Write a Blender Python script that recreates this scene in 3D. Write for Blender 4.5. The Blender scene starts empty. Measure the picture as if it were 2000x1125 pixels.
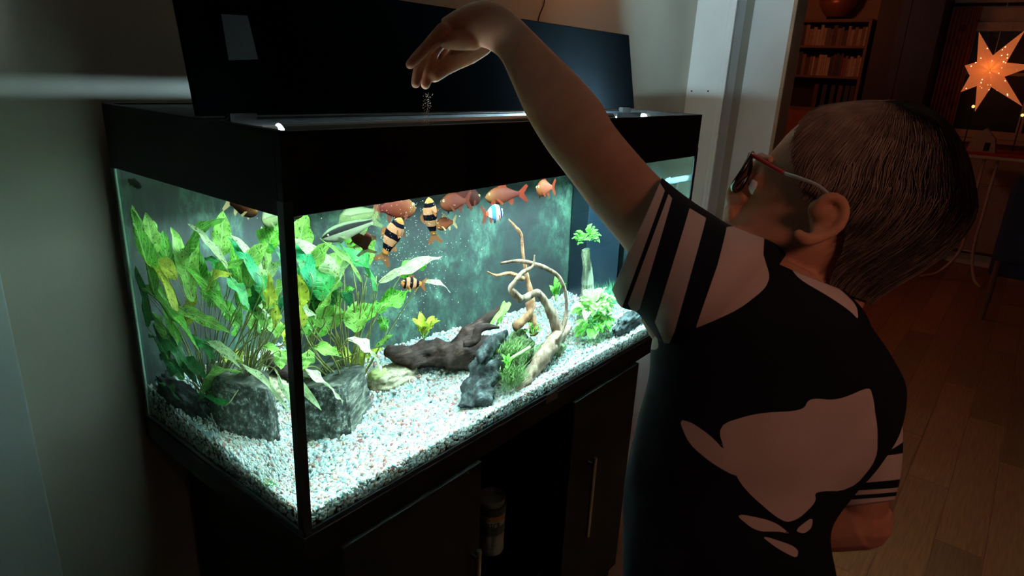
import bpy, bmesh, math, random
import numpy as np
from mathutils import Vector, Matrix
random.seed(7); rng = np.random.default_rng(7)
S = bpy.context.scene
# ------------------------------------------------------------------ camera (fitted to the photograph)
F = 1269.3226
def rotm(a, b, c):
    ca, sa, cb, sb, cc, sc = math.cos(a), math.sin(a), math.cos(b), math.sin(b), math.cos(c), math.sin(c)
    return (np.array([[ca, -sa, 0], [sa, ca, 0], [0, 0, 1]]) @ np.array([[1, 0, 0], [0, cb, -sb], [0, sb, cb]])
            @ np.array([[cc, -sc, 0], [sc, cc, 0], [0, 0, 1]]))
Z0 = 0.74                       # underside of the tank
M = rotm(-0.9063, 1.2525, 0.0494)
CP = np.array([-0.4365, -0.6983, 0.6424 + Z0])
cd = bpy.data.cameras.new('camera'); cam = bpy.data.objects.new('camera', cd); S.collection.objects.link(cam)
mw = Matrix.Identity(4)
for i in range(3):
    for j in range(3): mw[i][j] = M[i, j]
    mw[i][3] = CP[i]
cam.matrix_world = mw
cd.sensor_width = 36; cd.lens = 36 * F / 2000; cd.clip_start = 0.02
S.camera = cam
S.view_settings.view_transform = 'Standard'; S.view_settings.look = 'None'
S.view_settings.gamma = 1; S.view_settings.use_curve_mapping = False
S.view_settings.exposure = 0.0
S.cycles.sample_clamp_indirect = 12.0
S.cycles.max_bounces = 10; S.cycles.transmission_bounces = 8; S.cycles.diffuse_bounces = 4; S.cycles.glossy_bounces = 3
S.cycles.transparent_max_bounces = 12
W = bpy.data.worlds.new('world'); S.world = W; W.use_nodes = True
W.node_tree.nodes['Background'].inputs[0].default_value = (0.01, 0.004, 0.003, 1)
W.node_tree.nodes['Background'].inputs[1].default_value = 0.3
def lamp(name, kind, loc, power, col, size=0.2, rot=None, spot=None):
    l = bpy.data.lights.new(name, kind); o = bpy.data.objects.new(name, l); S.collection.objects.link(o)
    o.location = loc; l.energy = power; l.color = col
    if kind == 'AREA': l.size = size
    else: l.shadow_soft_size = size
    if rot: o.rotation_euler = rot
    if spot: l.spot_size = spot; l.spot_blend = 1
    return o
LAMP_K = 480.0                                                        # strength of the aquarium tubes
lamp('wall_lamp_light', 'POINT', (1.35, 0.36, 1.95), 2.6, (1, .36, .13), .04)         # small warm lamp just above the frame
lamp('far_room_lamp', 'POINT', (4.3, 1.2, 2.1), 8.0, (1, .28, .12), .12)
lamp('near_room_lamp', 'POINT', (1.2, -2.2, 2.1), .7, (1, .30, .14), .2)
_sp = lamp('back_fill_spot', 'SPOT', (-.42, -1.40, 1.85), 14.0, (1, .46, .34), .12, spot=math.radians(66))  # unseen warm spot added behind the camera to light the child's back
_sp.rotation_euler = (Vector((.62, -.55, 1.0)) - Vector((-.42, -1.40, 1.85))).to_track_quat('-Z', 'Y').to_euler()

# ------------------------------------------------------------------ pixel helpers
def ray(u, v): return M @ np.array([(u - 1000) / F, (562.5 - v) / F, -1.0])
def at(u, v, d): return CP + ray(u, v) * d                            # d = distance along the view axis
def hit(u, v, ax, val):
    d = ray(u, v); return CP + d * ((val - CP[ax]) / d[ax])
def tk(u, v, ax, val, pane='F', n=1.33):                              # the same through a pane and the water behind it
    d = ray(u, v); d = d / np.linalg.norm(d); a = 1 if pane == 'F' else 0
    p = CP + d * ((0 - CP[a]) / d[a]); N = np.zeros(3); N[a] = -1
    c = -N @ d; r = 1 / n; k = 1 - r * r * (1 - c * c); t = r * d + (r * c - math.sqrt(k)) * N
    return p + t * ((val - p[ax]) / t[ax])

# ------------------------------------------------------------------ materials
class N:
    def __init__(s, name):
        s.m = bpy.data.materials.new(name); s.m.use_nodes = True; s.t = s.m.node_tree; s.t.nodes.clear()
        s.out = s.t.nodes.new('ShaderNodeOutputMaterial')
    def n(s, kind, **kw):
        x = s.t.nodes.new(kind)
        for k, v in kw.items():
            if k.startswith('i_'):
                x.inputs[k[2:].replace('_', ' ')].default_value = v
            else: setattr(x, k, v)
        return x
    def l(s, a, ao, b, bi): s.t.links.new(a.outputs[ao], b.inputs[bi]); return b
    def ramp(s, stops, interp='LINEAR'):
        r = s.t.nodes.new('ShaderNodeValToRGB'); e = r.color_ramp; e.interpolation = interp
        e.elements[0].position = stops[0][0]; e.elements[0].color = (*stops[0][1], 1); e.elements[1].position = stops[-1][0]; e.elements[1].color = (*stops[-1][1], 1)
        for p, c in stops[1:-1]: el = e.elements.new(p); el.color = (*c, 1)
        return r
def plain(name, col, rough=0.6, metal=0, var=0.12, scale=30, bump=0.0, bscale=200, spec=0.5, emit=None, estr=0, trans=0, sss=0):
    k = N(name); b = k.n('ShaderNodeBsdfPrincipled'); k.l(b, 0, k.out, 0)
    b.inputs['Roughness'].default_value = rough; b.inputs['Metallic'].default_value = metal
    b.inputs['Specular IOR Level'].default_value = spec
    tc = k.n('ShaderNodeTexCoord'); nz = k.n('ShaderNodeTexNoise'); nz.inputs['Scale'].default_value = scale; nz.inputs['Detail'].default_value = 4
    k.l(tc, 'Object', nz, 'Vector')
    c = np.array(col); r = k.ramp([(.3, tuple(c * (1 - var))), (.7, tuple(np.minimum(c * (1 + var), 1)))]); k.l(nz, 0, r, 0); k.l(r, 0, b, 'Base Color')
    if bump:
        n2 = k.n('ShaderNodeTexNoise'); n2.inputs['Scale'].default_value = bscale; n2.inputs['Detail'].default_value = 3; k.l(tc, 'Object', n2, 'Vector')
        bp = k.n('ShaderNodeBump'); bp.inputs['Strength'].default_value = bump; bp.inputs['Distance'].default_value = .003; k.l(n2, 0, bp, 'Height'); k.l(bp, 0, b, 'Normal')
    if emit: b.inputs['Emission Color'].default_value = (*emit, 1); b.inputs['Emission Strength'].default_value = estr
    if sss: b.inputs['Subsurface Weight'].default_value = sss; b.inputs['Subsurface Radius'].default_value = (.01, .004, .002); b.inputs['Subsurface Scale'].default_value = .6
    return k.m

# ------------------------------------------------------------------ mesh helpers
def link(name, me, mat, parent=None, smooth=False):
    o = bpy.data.objects.new(name, me); S.collection.objects.link(o)
    if mat: me.materials.append(mat)
    if smooth: me.shade_smooth()
    if parent is not None: o.parent = parent
    return o
class MB:
    def __init__(s): s.v = []; s.f = []; s.n = 0; s.mi = []
    def add(s, v, f, mi=0):
        v = np.asarray(v, float).reshape(-1, 3); s.v.append(v); n = s.n
        s.f += [tuple(i + n for i in q) for q in f]; s.mi += [mi] * len(f); s.n += len(v); return s
    def box(s, lo, hi, rz=0, c=None, mi=0):
        lo = np.array(lo, float); hi = np.array(hi, float)
        v = np.array([[(lo, hi)[i][0], (lo, hi)[j][1], (lo, hi)[k][2]] for i in (0, 1) for j in (0, 1) for k in (0, 1)])
        if rz:
            c0 = (lo + hi) / 2 if c is None else np.array(c); R = np.array([[math.cos(rz), -math.sin(rz), 0], [math.sin(rz), math.cos(rz), 0], [0, 0, 1]])
            v = (v - c0) @ R.T + c0
        return s.add(v, [(0, 1, 3, 2), (4, 6, 7, 5), (0, 4, 5, 1), (2, 3, 7, 6), (0, 2, 6, 4), (1, 5, 7, 3)], mi)
    def tube(s, pts, rad, n=8, caps=True, flat=None, mi=0):
        pts = np.asarray(pts, float); m = len(pts); rad = np.broadcast_to(np.asarray(rad, float), (m,)); rings = []
        t0 = pts[1] - pts[0]; t0 /= np.linalg.norm(t0) + 1e-12; up = np.array([0, 0, 1.0]) if abs(t0[2]) < .9 else np.array([1.0, 0, 0])
        u = np.cross(t0, up); u /= np.linalg.norm(u)
        for i in range(m):
            t = pts[min(i + 1, m - 1)] - pts[max(i - 1, 0)]; t /= np.linalg.norm(t) + 1e-12
            u = u - t * (u @ t); u /= np.linalg.norm(u) + 1e-12; w = np.cross(t, u)
            a = np.linspace(0, 2 * math.pi, n, endpoint=False)[:, None]
            rings.append(pts[i] + rad[i] * (np.cos(a) * u + np.sin(a) * w * (1 if flat is None else flat)))
        return s.loft(rings, caps, mi)
    def loft(s, rings, caps=True, mi=0):
        n = len(rings[0]); m = len(rings); f = []
        for i in range(m - 1):
            for j in range(n):
                k = (j + 1) % n; f.append((i * n + j, i * n + k, (i + 1) * n + k, (i + 1) * n + j))
        if caps: f.append(tuple(range(n))[::-1]); f.append(tuple((m - 1) * n + j for j in range(n)))
        return s.add(np.concatenate(rings), f, mi)
    def grid(s, P, mi=0):
        P = np.asarray(P, float); a, b = P.shape[:2]
        return s.add(P.reshape(-1, 3), [(i * b + j, i * b + j + 1, (i + 1) * b + j + 1, (i + 1) * b + j) for i in range(a - 1) for j in range(b - 1)], mi)
    def sphere(s, c, r, n=12, m=8, mi=0):
        c = np.array(c, float); r = np.broadcast_to(np.array(r, float), (3,)); rings = []
        for i in range(m + 1):
            p = math.pi * (i + .02) / (m + .04); a = np.linspace(0, 2 * math.pi, n, endpoint=False)
            rings.append(c + r * np.stack([np.cos(a) * math.sin(p), np.sin(a) * math.sin(p), np.full(n, math.cos(p))], 1))
        return s.loft(rings[::-1], True, mi)
    def mesh(s, name):
        me = bpy.data.meshes.new(name); me.from_pydata(np.concatenate(s.v).tolist(), [], s.f); return me
    def build(s, name, mat, parent=None, smooth=False, bevel=0):
        me = s.mesh(name); o = link(name, me, mat, parent, smooth)
        if isinstance(mat, (list, tuple)): pass
        if bevel: bevel_mesh(me, bevel)
        return o
def bevel_mesh(me, w, seg=2):
    bm = bmesh.new(); bm.from_mesh(me); bmesh.ops.bevel(bm, geom=list(bm.edges), offset=w, segments=seg, affect='EDGES', profile=.5); bm.to_mesh(me); bm.free()
def recentre(o):
    me = o.data; co = np.empty(len(me.vertices) * 3); me.vertices.foreach_get('co', co); co = co.reshape(-1, 3)
    c = (co.min(0) + co.max(0)) / 2; c[2] = co[:, 2].min(); me.vertices.foreach_set('co', (co - c).ravel()); o.location = c; me.update(); return o
def box(name, lo, hi, mat, parent=None, bevel=0, **k): return MB().box(lo, hi, **k).build(name, mat, parent, bevel=bevel)
def thing(name, label, cat, loc=(0, 0, 0), group=None):
    o = bpy.data.objects.new(name, None); S.collection.objects.link(o); o.location = Vector([float(x) for x in loc]); o.empty_display_size = .05
    return tag(o, label, cat, group)
def tag(o, label=None, cat=None, group=None, kind=None):
    if label: o['label'] = label
    if cat: o['category'] = cat
    if group: o['group'] = group
    if kind: o['kind'] = kind
    return o
def struct(o, label=None): return tag(o, label, None, None, 'structure')
def keep(o, parent):                     # parent without moving the part (parts are modelled in world metres)
    o.parent = parent; o.matrix_parent_inverse = Matrix.Translation(-Vector(parent.location)); return o
def reparent_all(root):
    for c in root.children: c.matrix_parent_inverse = Matrix.Translation(-Vector(root.location))
def bez(pts, n=12):                      # Catmull-Rom through points
    P = np.asarray(pts, float); P = np.vstack([2 * P[0] - P[1], P, 2 * P[-1] - P[-2]]); out = []
    for i in range(1, len(P) - 2):
        for k in range(n):
            t = k / n; out.append(.5 * ((2 * P[i]) + (-P[i - 1] + P[i + 1]) * t + (2 * P[i - 1] - 5 * P[i] + 4 * P[i + 1] - P[i + 2]) * t * t + (-P[i - 1] + 3 * P[i] - 3 * P[i + 1] + P[i + 2]) * t ** 3))
    out.append(P[-2]); return np.array(out)
# ================================================================== ROOM
WALLY = 0.53; SX = 2.26; YA = 0.362; SX2 = 2.44; YB = 0.205; FX = 6.3; CEIL = 2.5
m_wall = plain('wall_paint_beige', (.54, .51, .42), .85, var=.04, scale=6, bump=.05, bscale=300)
m_white = plain('trim_paint_white', (.78, .79, .78), .45, var=.03, scale=8)
m_dim = plain('wall_paint_dark_brown', (.10, .075, .055), .85, var=.05, scale=6)
m_grey = plain('wall_board_grey', (.58, .62, .60), .5, var=.03, scale=8)
m_woodtrim = plain('trim_brown', (.42, .26, .17), .5, var=.15, scale=12)
m_far = plain('far_wall_paint', (.50, .36, .26), .8, var=.05, scale=4)
struct(box('ceiling', (-3, -3, CEIL), (FX, 2.6, CEIL + .1), m_dim))
struct(box('wall_back', (-3, WALLY, 0), (SX, WALLY + .12, CEIL), m_wall))
w = box('wall_side', (SX, YA, 0), (SX + .0901, WALLY + .12, CEIL), m_white); struct(w)
struct(box('wall_return', (SX + .09, YA, 0), (SX2 + .001, WALLY + .12, CEIL), m_wall))
struct(box('wall_jamb', (SX2, YB, 0), (SX2 + .12, 2.6, CEIL), m_white))
struct(box('wall_camera_side', (-3, -3.1, 0), (FX, -3, CEIL), m_dim))
struct(box('wall_left', (-3.1, -3, 0), (-3, 2.6, CEIL), m_dim))
struct(box('wall_far', (FX, -3, 0), (FX + .1, 2.6, CEIL), m_far))
struct(box('wall_far_room_left', (SX2, 2.6, 0), (FX, 2.7, CEIL), m_far))
struct(box('trim_1', (-.42, WALLY - .012, 0), (-.175, WALLY, CEIL), m_grey, bevel=.003))
struct(box('trim_6', (-.50, WALLY - .022, 0), (-.42, WALLY, CEIL), plain('trim_ochre', (.55, .45, .28), .5), bevel=.003))
# casing on the side wall: two proud beads, then the dark face of the return
struct(box('trim_2', (SX - .014, YA, 0), (SX, YA + .030, CEIL), m_white, bevel=.003))
struct(box('trim_3', (SX - .022, YA - .004, 0), (SX - .008, YA + .010, CEIL), m_white, bevel=.003))
struct(box('trim_4', (SX2 - .006, YB - .016, 0), (SX2 + .126, YB, CEIL), m_woodtrim, bevel=.003))
struct(box('baseboard_side', (SX - .03, YA, 0), (SX - .0005, WALLY, .09), m_white, bevel=.004))
struct(box('baseboard_far', (FX - .02, -3, 0), (FX - .0005, 2.6, .1), m_white, bevel=.004))
# screw holes in the side wall
m_blk = plain('hole_black', (.01, .01, .01), .9)
for u, v in ((1351, 178), (1383, 178)):
    p = hit(u, v, 0, SX); b = MB(); b.tube([p + [-.0012, 0, 0], p + [.002, 0, 0]], .0035, 10); keep(b.build('screw_hole', m_blk), w)
# --- parquet floor: subfloor and planks
k = N('parquet'); b_ = k.n('ShaderNodeBsdfPrincipled'); k.l(b_, 0, k.out, 0)
b_.inputs['Roughness'].default_value = .34
tc = k.n('ShaderNodeTexCoord'); mp = k.n('ShaderNodeMapping'); mp.inputs['Scale'].default_value = (3, 40, 10); nz = k.n('ShaderNodeTexNoise'); nz.inputs['Scale'].default_value = 3; nz.inputs['Detail'].default_value = 6
k.l(tc, 'Object', mp, 0); k.l(mp, 0, nz, 'Vector'); oi = k.n('ShaderNodeObjectInfo'); k.l(oi, 'Random', nz, 'W') if 'W' in nz.inputs else None
r = k.ramp([(.3, (.36, .15, .065)), (.7, (.52, .24, .11))]); k.l(nz, 0, r, 0)
mx = k.n('ShaderNodeMix', data_type='RGBA', blend_type='MULTIPLY'); mx.inputs[0].default_value = 1
r2 = k.ramp([(0, (.72, .72, .72)), (1, (1.15, 1.1, 1.05))]); k.l(oi, 'Random', r2, 0); k.l(r, 0, mx, 6); k.l(r2, 0, mx, 7); k.l(mx, 2, b_, 'Base Color')
m_floor = k.m
fl = struct(box('floor', (-3, -3, -.1), (FX, 2.6, -.0012), plain('subfloor_brown', (.30, .13, .06), .5)))
PW, PL = .135, 1.1
me = MB().box((-PL / 2 + .0015, -PW / 2 + .0012, -.012), (PL / 2 - .0015, PW / 2 - .0012, 0)).mesh('plank'); me.materials.append(m_floor); bevel_mesh(me, .0018, 1)
cnt = 0
for j in range(22):
    y = -2.0 + j * PW
    for i in range(7):
        x = 1.0 + (j % 3) * .37 + i * PL - .8
        if x - PL / 2 < .1 or x + PL / 2 > FX + .001: continue
        if x < SX2 + .8 and y > -.02: continue
        o = bpy.data.objects.new('plank', me); S.collection.objects.link(o); o.location = (x, y, 0.0); o.parent = fl; cnt += 1

# ================================================================== AQUARIUM
TL, TD = 1.2, .505; HB, HT = Z0 + .4625, Z0 + .4625 + .1037
m_black = plain('black_laminate', (.006, .0055, .005), .5, var=.2, scale=20, bump=.04, bscale=400, spec=.15)
m_blk2 = plain('lid_panel_black', (.0008, .0010, .0012), .8, var=.15, scale=25, bump=.05, bscale=500, spec=.0)
m_sil = plain('silicone_black', (.012, .022, .025), .35)
def glass(name, tint):
    k = N(name); g = k.n('ShaderNodeBsdfGlass'); g.inputs['Color'].default_value = (*tint, 1); g.inputs['IOR'].default_value = 1.33; g.inputs['Roughness'].default_value = 0
    k.l(g, 0, k.out, 0); return k.m
m_glass = glass('aquarium_glass', (.88, 1.0, .93))
m_edge = plain('glass_edge_green', (.05, .22, .16), .15, var=.1)
tank = thing('aquarium', 'large lit aquarium with black hood and open lid, rectangular glass tank', 'aquarium', (.6, .25, Z0))
def tp(o): return keep(o, tank)
G = .004
def quad(name, P, mat):
    me = bpy.data.meshes.new(name); me.from_pydata([tuple(map(float, p)) for p in P], [], [(0, 1, 2, 3)]); return link(name, me, mat)
# the panes carry the outer face of the water body (glass and water act as one refracting block)
tp(quad('front_pane', [(0, 0, Z0), (TL, 0, Z0), (TL, 0, HB + .03), (0, 0, HB + .03)], m_glass))
tp(quad('side_pane', [(0, TD, Z0), (0, 0, Z0), (0, 0, HB + .03), (0, TD, HB + .03)], m_glass))
tp(quad('side_pane', [(TL, 0, Z0), (TL, TD, Z0), (TL, TD, HB + .03), (TL, 0, HB + .03)], m_glass))
tp(box('bottom_board', (-.002, -.002, Z0 - .004), (TL + .002, TD + .002, Z0 + .001), m_black))
# printed rock backdrop behind the rear glass
k = N('backdrop_print'); b_ = k.n('ShaderNodeBsdfPrincipled'); k.l(b_, 0, k.out, 0); b_.inputs['Roughness'].default_value = .7
tc = k.n('ShaderNodeTexCoord')
def noise(sc, det=5, dist=0, rough=.6, vec=None, mapping=None):
    n = k.n('ShaderNodeTexNoise'); n.inputs['Scale'].default_value = sc; n.inputs['Detail'].default_value = det; n.inputs['Distortion'].default_value = dist; n.inputs['Roughness'].default_value = rough
    if mapping:
        mp = k.n('ShaderNodeMapping'); mp.inputs['Scale'].default_value = mapping[0]; mp.inputs['Rotation'].default_value = mapping[1]; k.l(tc, 'Object', mp, 0); k.l(mp, 0, n, 'Vector')
    else: k.l(tc, 'Object', n, 'Vector')
    return n
n1 = noise(4.5, 8, .4, .66, mapping=((1, 1, .8), (0, .6, 0))); r1 = k.ramp([(.40, (.0007, .0035, .0045)), (.47, (.002, .011, .009)), (.54, (.007, .027, .019)), (.62, (.032, .080, .060))]); k.l(n1, 0, r1, 0)
n2 = noise(30, 9, .3, .78, mapping=((1, 1, .6), (0, .6, 0))); r2 = k.ramp([(.42, (.25, .28, .30)), (.5, (.8, .8, .75)), (.58, (1.9, 1.75, 1.5))]); k.l(n2, 0, r2, 0)
mx = k.n('ShaderNodeMix', data_type='RGBA', blend_type='MULTIPLY'); mx.inputs[0].default_value = 1; k.l(r1, 0, mx, 6); k.l(r2, 0, mx, 7)
n3 = noise(3.2, 3, .5); r3 = k.ramp([(.55, (0, 0, 0)), (.66, (1, 1, 1))]); k.l(n3, 0, r3, 0)
mx2 = k.n('ShaderNodeMix', data_type='RGBA'); k.l(r3, 0, mx2, 0); k.l(mx, 2, mx2, 6); mx2.inputs[7].default_value = (.008, .045, .015, 1)
mxx = k.n('ShaderNodeMix', data_type='RGBA'); mxx.inputs[0].default_value = .55; k.l(mx2, 2, mxx, 6); k.l(mx, 2, mxx, 7)
k.l(mxx, 2, b_, 'Base Color'); m_back = k.m
tp(box('backdrop_print', (0.0, TD - .006, Z0), (TL - .02, TD, HB + .02), m_back))
tp(box('rear_pane', (-.001, TD, Z0), (TL + .001, TD + .006, HB + .03), m_edge))
# silicone seams and green glass edges
for x, y in ((0, 0), (TL, 0)):
    sx = 1 if x == 0 else -1
    b = MB(); b.box((min(x - .0035 * sx, x + .010 * sx), -.0035, Z0), (max(x - .0035 * sx, x + .010 * sx), -.0005, HB + .02)); b.box((x - .0035 if sx > 0 else x + .0005, -.0005, Z0), (x - .0005 if sx > 0 else x + .0035, .010, HB + .02))
    tp(b.build('silicone_seam', m_sil))
tp(box('silicone_seam', (-.0035, TD - .012, Z0), (-.0005, TD, HB), m_sil))
tp(box('glass_edge', (-.0036, TD - .018, Z0), (-.0006, TD - .0125, HB), plain('glass_edge_bright', (.45, .75, .55), .2)))
tp(box('bottom_trim', (-.004, -.004, Z0 - .004), (TL + .004, -.0008, Z0 + .004), m_sil))
tp(box('bottom_trim', (-.004, -.004, Z0 - .004), (-.0008, TD, Z0 + .004), plain('trim_teal_edge', (.04, .07, .07), .3)))
# hood: four boards, fixed rear cover, hinged lid standing open
T = .012
for n_, lo, hi in (('hood_board', (-.002, -.002 - .001, HB), (TL + .002, -.002 + T, HT)), ('hood_board', (-.002, -.002 + T, HB), (-.002 + T, TD + .002, HT)),
                   ('hood_board', (TL + .002 - T, -.002 + T, HB), (TL + .002, TD + .002, HT)), ('hood_board', (-.002 + T, TD + .002 - T, HB), (TL + .002 - T, TD + .002, HT))):
    tp(box(n_, lo, hi, m_black, bevel=.0012))
tp(box('rear_cover', (T, .215, HT - .010), (TL - T, TD - T, HT - .002), m_black, bevel=.001))
lid = box('lid', (0.0, .192, HT + .002), (TL, .202, HT + .188), m_blk2, bevel=.0015)
lm = lid.data
for v in lm.vertices:
    if v.co.z > HT + .05: v.co.y += .2 * (v.co.z - HT)                # leans back
tp(lid)
b = MB(); b.box((.0 + T, .196, HT - .012), (TL - T, .212, HT - .004)); tp(b.build('hinge_bar', plain('hinge_grey', (.004, .005, .006), .5, spec=.1)))
for x in (.06, 1.14):
    b = MB(); b.box((x - .02, .182, HT - .006), (x + .02, .192, HT + .006)); b.tube([(x - .022, .19, HT + .002), (x + .022, .19, HT + .002)], .004, 10); tp(b.build('hinge', m_black))
# dark grey rectangle on the inside of the lid
P = [hit(u, v, 1, .199) for u, v in ((450, 118), (508, 116), (496, 30), (444, 27))]
def plate(P, t, nrm):
    P = np.array(P); nrm = np.array(nrm) * t; b = MB(); b.loft([P, P + nrm]); return b
st = plate([p + [0, .2 * (p[2] - HT) - .010, 0] for p in P], .0006, (0, -1, 0)).build('thin_plate', plain('plate_grey', (.006, .0045, .004), .6)); keep(st, tank)
# lamp tubes with reflector and white end sockets
def glow(name, s_, c_=(.74, .93, 1.0)):
    k = N(name); e = k.n('ShaderNodeEmission'); e.inputs[0].default_value = (*c_, 1); e.inputs[1].default_value = s_; k.l(e, 0, k.out, 0); return k.m
m_tube = glow('tube_glow', LAMP_K); m_tube2 = glow('tube_glow_rear', LAMP_K * .35)
m_sock = plain('socket_white', (.8, .85, .88), .4)
LZ = HT - .0100
for y in (.062, .135):
    z = LZ if y < .1 else LZ - .030
    fix = thing('aquarium_lamp', 'bluish white fluorescent tube lamp nearest the front inside the hood' if y < .1 else 'bluish white fluorescent tube lamp behind the front one inside the hood', 'lamp', (.60, y, z - .012))
    xa_, xb_ = (.032, 1.01) if y < .1 else (.055, 1.145)
    b = MB(); b.tube([(xa_, y, z), (.868 if y < .1 else xb_, y, z)], .006, 10); keep(b.build('tube', m_tube if y < .1 else m_tube2), fix)
    if y < .1: keep(box('added_light_shield', (.862, .0485, z - .008), (.972, .0500, HT + .0045), m_black), fix)  # strip added to keep the bare end's light off the child's face
    if y < .1: b = MB(); b.tube([(.869, y, z), (xb_, y, z)], .006, 10); keep(b.build('tube_end', glow('tube_glow_end', LAMP_K * 10, (.55, .86, 1.0))), fix)['label'] = 'brightest bare end of the tube'
    for x0, x1 in ((xa_ - .018, xa_ + .001), (xb_ - .001, xb_ + .02)):
        b = MB(); b.tube([(x0, y, z), (x1, y, z)], .0105, 12); keep(b.build('socket', m_sock, smooth=False), fix)
    # half-round reflector over the middle of the tube, open at both ends of it
    th = np.linspace(math.radians(-20 if y < .1 else -35), math.radians(205 if y < .1 else 150), 14); R0 = .0125; P = np.array([[[x, y + R0 * math.cos(t), z + R0 * math.sin(t)] for t in th] for x in ((.039, .86) if y < .1 else (.04, 1.16))])
    P2 = np.array([[[x, y + (R0 + .001) * math.cos(t), z + (R0 + .001) * math.sin(t)] for t in th] for x in ((.039, .86) if y < .1 else (.04, 1.16))])
    b = MB(); b.grid(P); b.grid(P2[::-1]); keep(b.build('reflector', plain('reflector_black', (.02, .02, .02), .4)), fix)
    for x0, x1 in ((T - .003, xa_ - .0175), (xb_ + .0195, TL - T + .003)):
        b = MB(); b.box((x0, y - .006, z - .012), (max(x1, x0 + .003), y + .006, z - .004)); keep(b.build('bracket', m_black), fix)

# low white cupboard standing right of the aquarium, lit through its end pane
lc = thing('low_cupboard', 'low white cupboard beside the right end of the aquarium cabinet', 'cupboard', (1.68, .25, 0))
m_lc = plain('cupboard_white', (.72, .74, .74), .5, var=.03)
keep(box('carcass', (1.38, -.02, .04), (1.98, .50, .70), m_lc, bevel=.003), lc); keep(box('top_board', (1.37, -.035, .7002), (1.99, .505, .722), m_lc, bevel=.003), lc); keep(box('plinth', (1.40, .01, 0), (1.96, .48, .0398), m_blk), lc)
for x0, x1, hx in ((1.383, 1.678, 1.65), (1.682, 1.977, 1.71)):
    d = keep(box('door', (x0, -.034, .045), (x1, -.0205, .695), m_lc, bevel=.002), lc); b = MB(); b.sphere((hx, -.044, .45), .011, 10, 6); kn = b.build('knob', m_edge, smooth=True); kn.parent = d; kn.matrix_parent_inverse = Matrix.Identity(4)
# ------------------------------------------------------------------ gravel
def ground(x, y):
    x = np.asarray(x, float); y = np.asarray(y, float)
    return Z0 + .028 + .035 * np.clip((y - .1) / .4, 0, 1) + .006 * np.sin(9 * x + 1) * np.sin(11 * y) + .012 * np.exp(-((x - .15) ** 2 + (y - .3) ** 2) / .02)
ico = bmesh.new(); bmesh.ops.create_icosphere(ico, subdivisions=1, radius=1); i1v = np.array([v.co[:] for v in ico.verts]); i1f = np.array([[v.index for v in f.verts] for f in ico.faces]); ico.free()
ico = bmesh.new(); bmesh.ops.create_icosphere(ico, subdivisions=2, radius=1); i2v = np.array([v.co[:] for v in ico.verts]); i2f = np.array([[v.index for v in f.verts] for f in ico.faces]); ico.free()
def scatter_mesh(name, centers, radii, iv, if_, squash=.7, mat=None):
    n = len(centers); k = len(iv)
    A = rng.normal(size=(n, 3, 3)); Q, _ = np.linalg.qr(A); s = radii[:, None] * (1 + rng.uniform(-.35, .35, (n, 3))); s[:, 2] *= squash
    V = np.einsum('nij,kj->nki', Q * s[:, None, :], iv) + centers[:, None, :]
    V += rng.normal(size=V.shape) * radii[:, None, None] * .06
    Fc = (if_[None] + (np.arange(n) * k)[:, None, None]).reshape(-1, 3)
    me = bpy.data.meshes.new(name); me.vertices.add(n * k); me.vertices.foreach_set('co', V.ravel())
    me.loops.add(Fc.size); me.loops.foreach_set('vertex_index', Fc.ravel().astype(np.int32)); me.polygons.add(len(Fc))
    me.polygons.foreach_set('loop_start', np.arange(0, Fc.size, 3, dtype=np.int32)); me.polygons.foreach_set('loop_total', np.full(len(Fc), 3, np.int32))
    me.update(calc_edges=True); me.validate()
    return me
k = N('gravel_pebbles'); b_ = k.n('ShaderNodeBsdfPrincipled'); k.l(b_, 0, k.out, 0); b_.inputs['Roughness'].default_value = .45
g = k.n('ShaderNodeNewGeometry'); r = k.ramp([(0, (.74, .80, .76)), (.36, (.50, .62, .60)), (.50, (.25, .40, .42)), (.60, (.30, .14, .13)), (.69, (.60, .56, .44)), (.78, (.90, .93, .90)), (.90, (.10, .14, .13)), (.94, (.42, .26, .18))], 'CONSTANT')
k.l(g, 'Random Per Island', r, 0); k.l(r, 0, b_, 'Base Color'); m_grav = k.m
nA, nB = 9000, 15000
xa = rng.uniform(.006, .62, nA); ya = rng.uniform(.006, .26, nA)
xb = rng.uniform(.006, TL - .006, nB); yb = rng.uniform(.006, TD - .012, nB)
ra = rng.uniform(.0026, .0046, nA); rb = rng.uniform(.0030, .0048, nB)
# stones also fill the visible front and side faces of the bed
nf = 2600; xf = rng.uniform(.005, TL - .005, nf); yf = np.full(nf, .0052); zf = Z0 + .003 + rng.uniform(0, 1, nf) * .027
ns = 1300; ys = rng.uniform(.005, TD - .012, ns); xs = np.full(ns, .0052); zs = Z0 + .003 + rng.uniform(0, 1, ns) * (.027 + .02 * ys / .5)
cA = np.stack([xa, ya, ground(xa, ya) + rng.uniform(-.003, .0015, nA)], 1)
cB = np.stack([xb, yb, ground(xb, yb) + rng.uniform(-.003, .0015, nB)], 1)
cC = np.concatenate([np.stack([xf, yf, zf], 1), np.stack([xs, ys, zs], 1)])
me1 = scatter_mesh('gravel_a', np.concatenate([cA, cC]), np.concatenate([ra, rng.uniform(.0028, .0044, len(cC))]), i2v, i2f)
me2 = scatter_mesh('gravel_b', cB, rb, i1v, i1f)
bm = bmesh.new(); bm.from_mesh(me1); bm.from_mesh(me2)
gx, gy = np.meshgrid(np.linspace(.004, TL - .004, 40), np.linspace(.004, TD - .01, 20))
gr = bpy.data.meshes.new('gravel'); bm.to_mesh(gr); bm.free(); bpy.data.meshes.remove(me1); bpy.data.meshes.remove(me2)
o = link('gravel', gr, m_grav, smooth=True); tag(o, 'bright multicoloured gravel bed covering the aquarium floor', 'gravel', kind='stuff')
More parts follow.
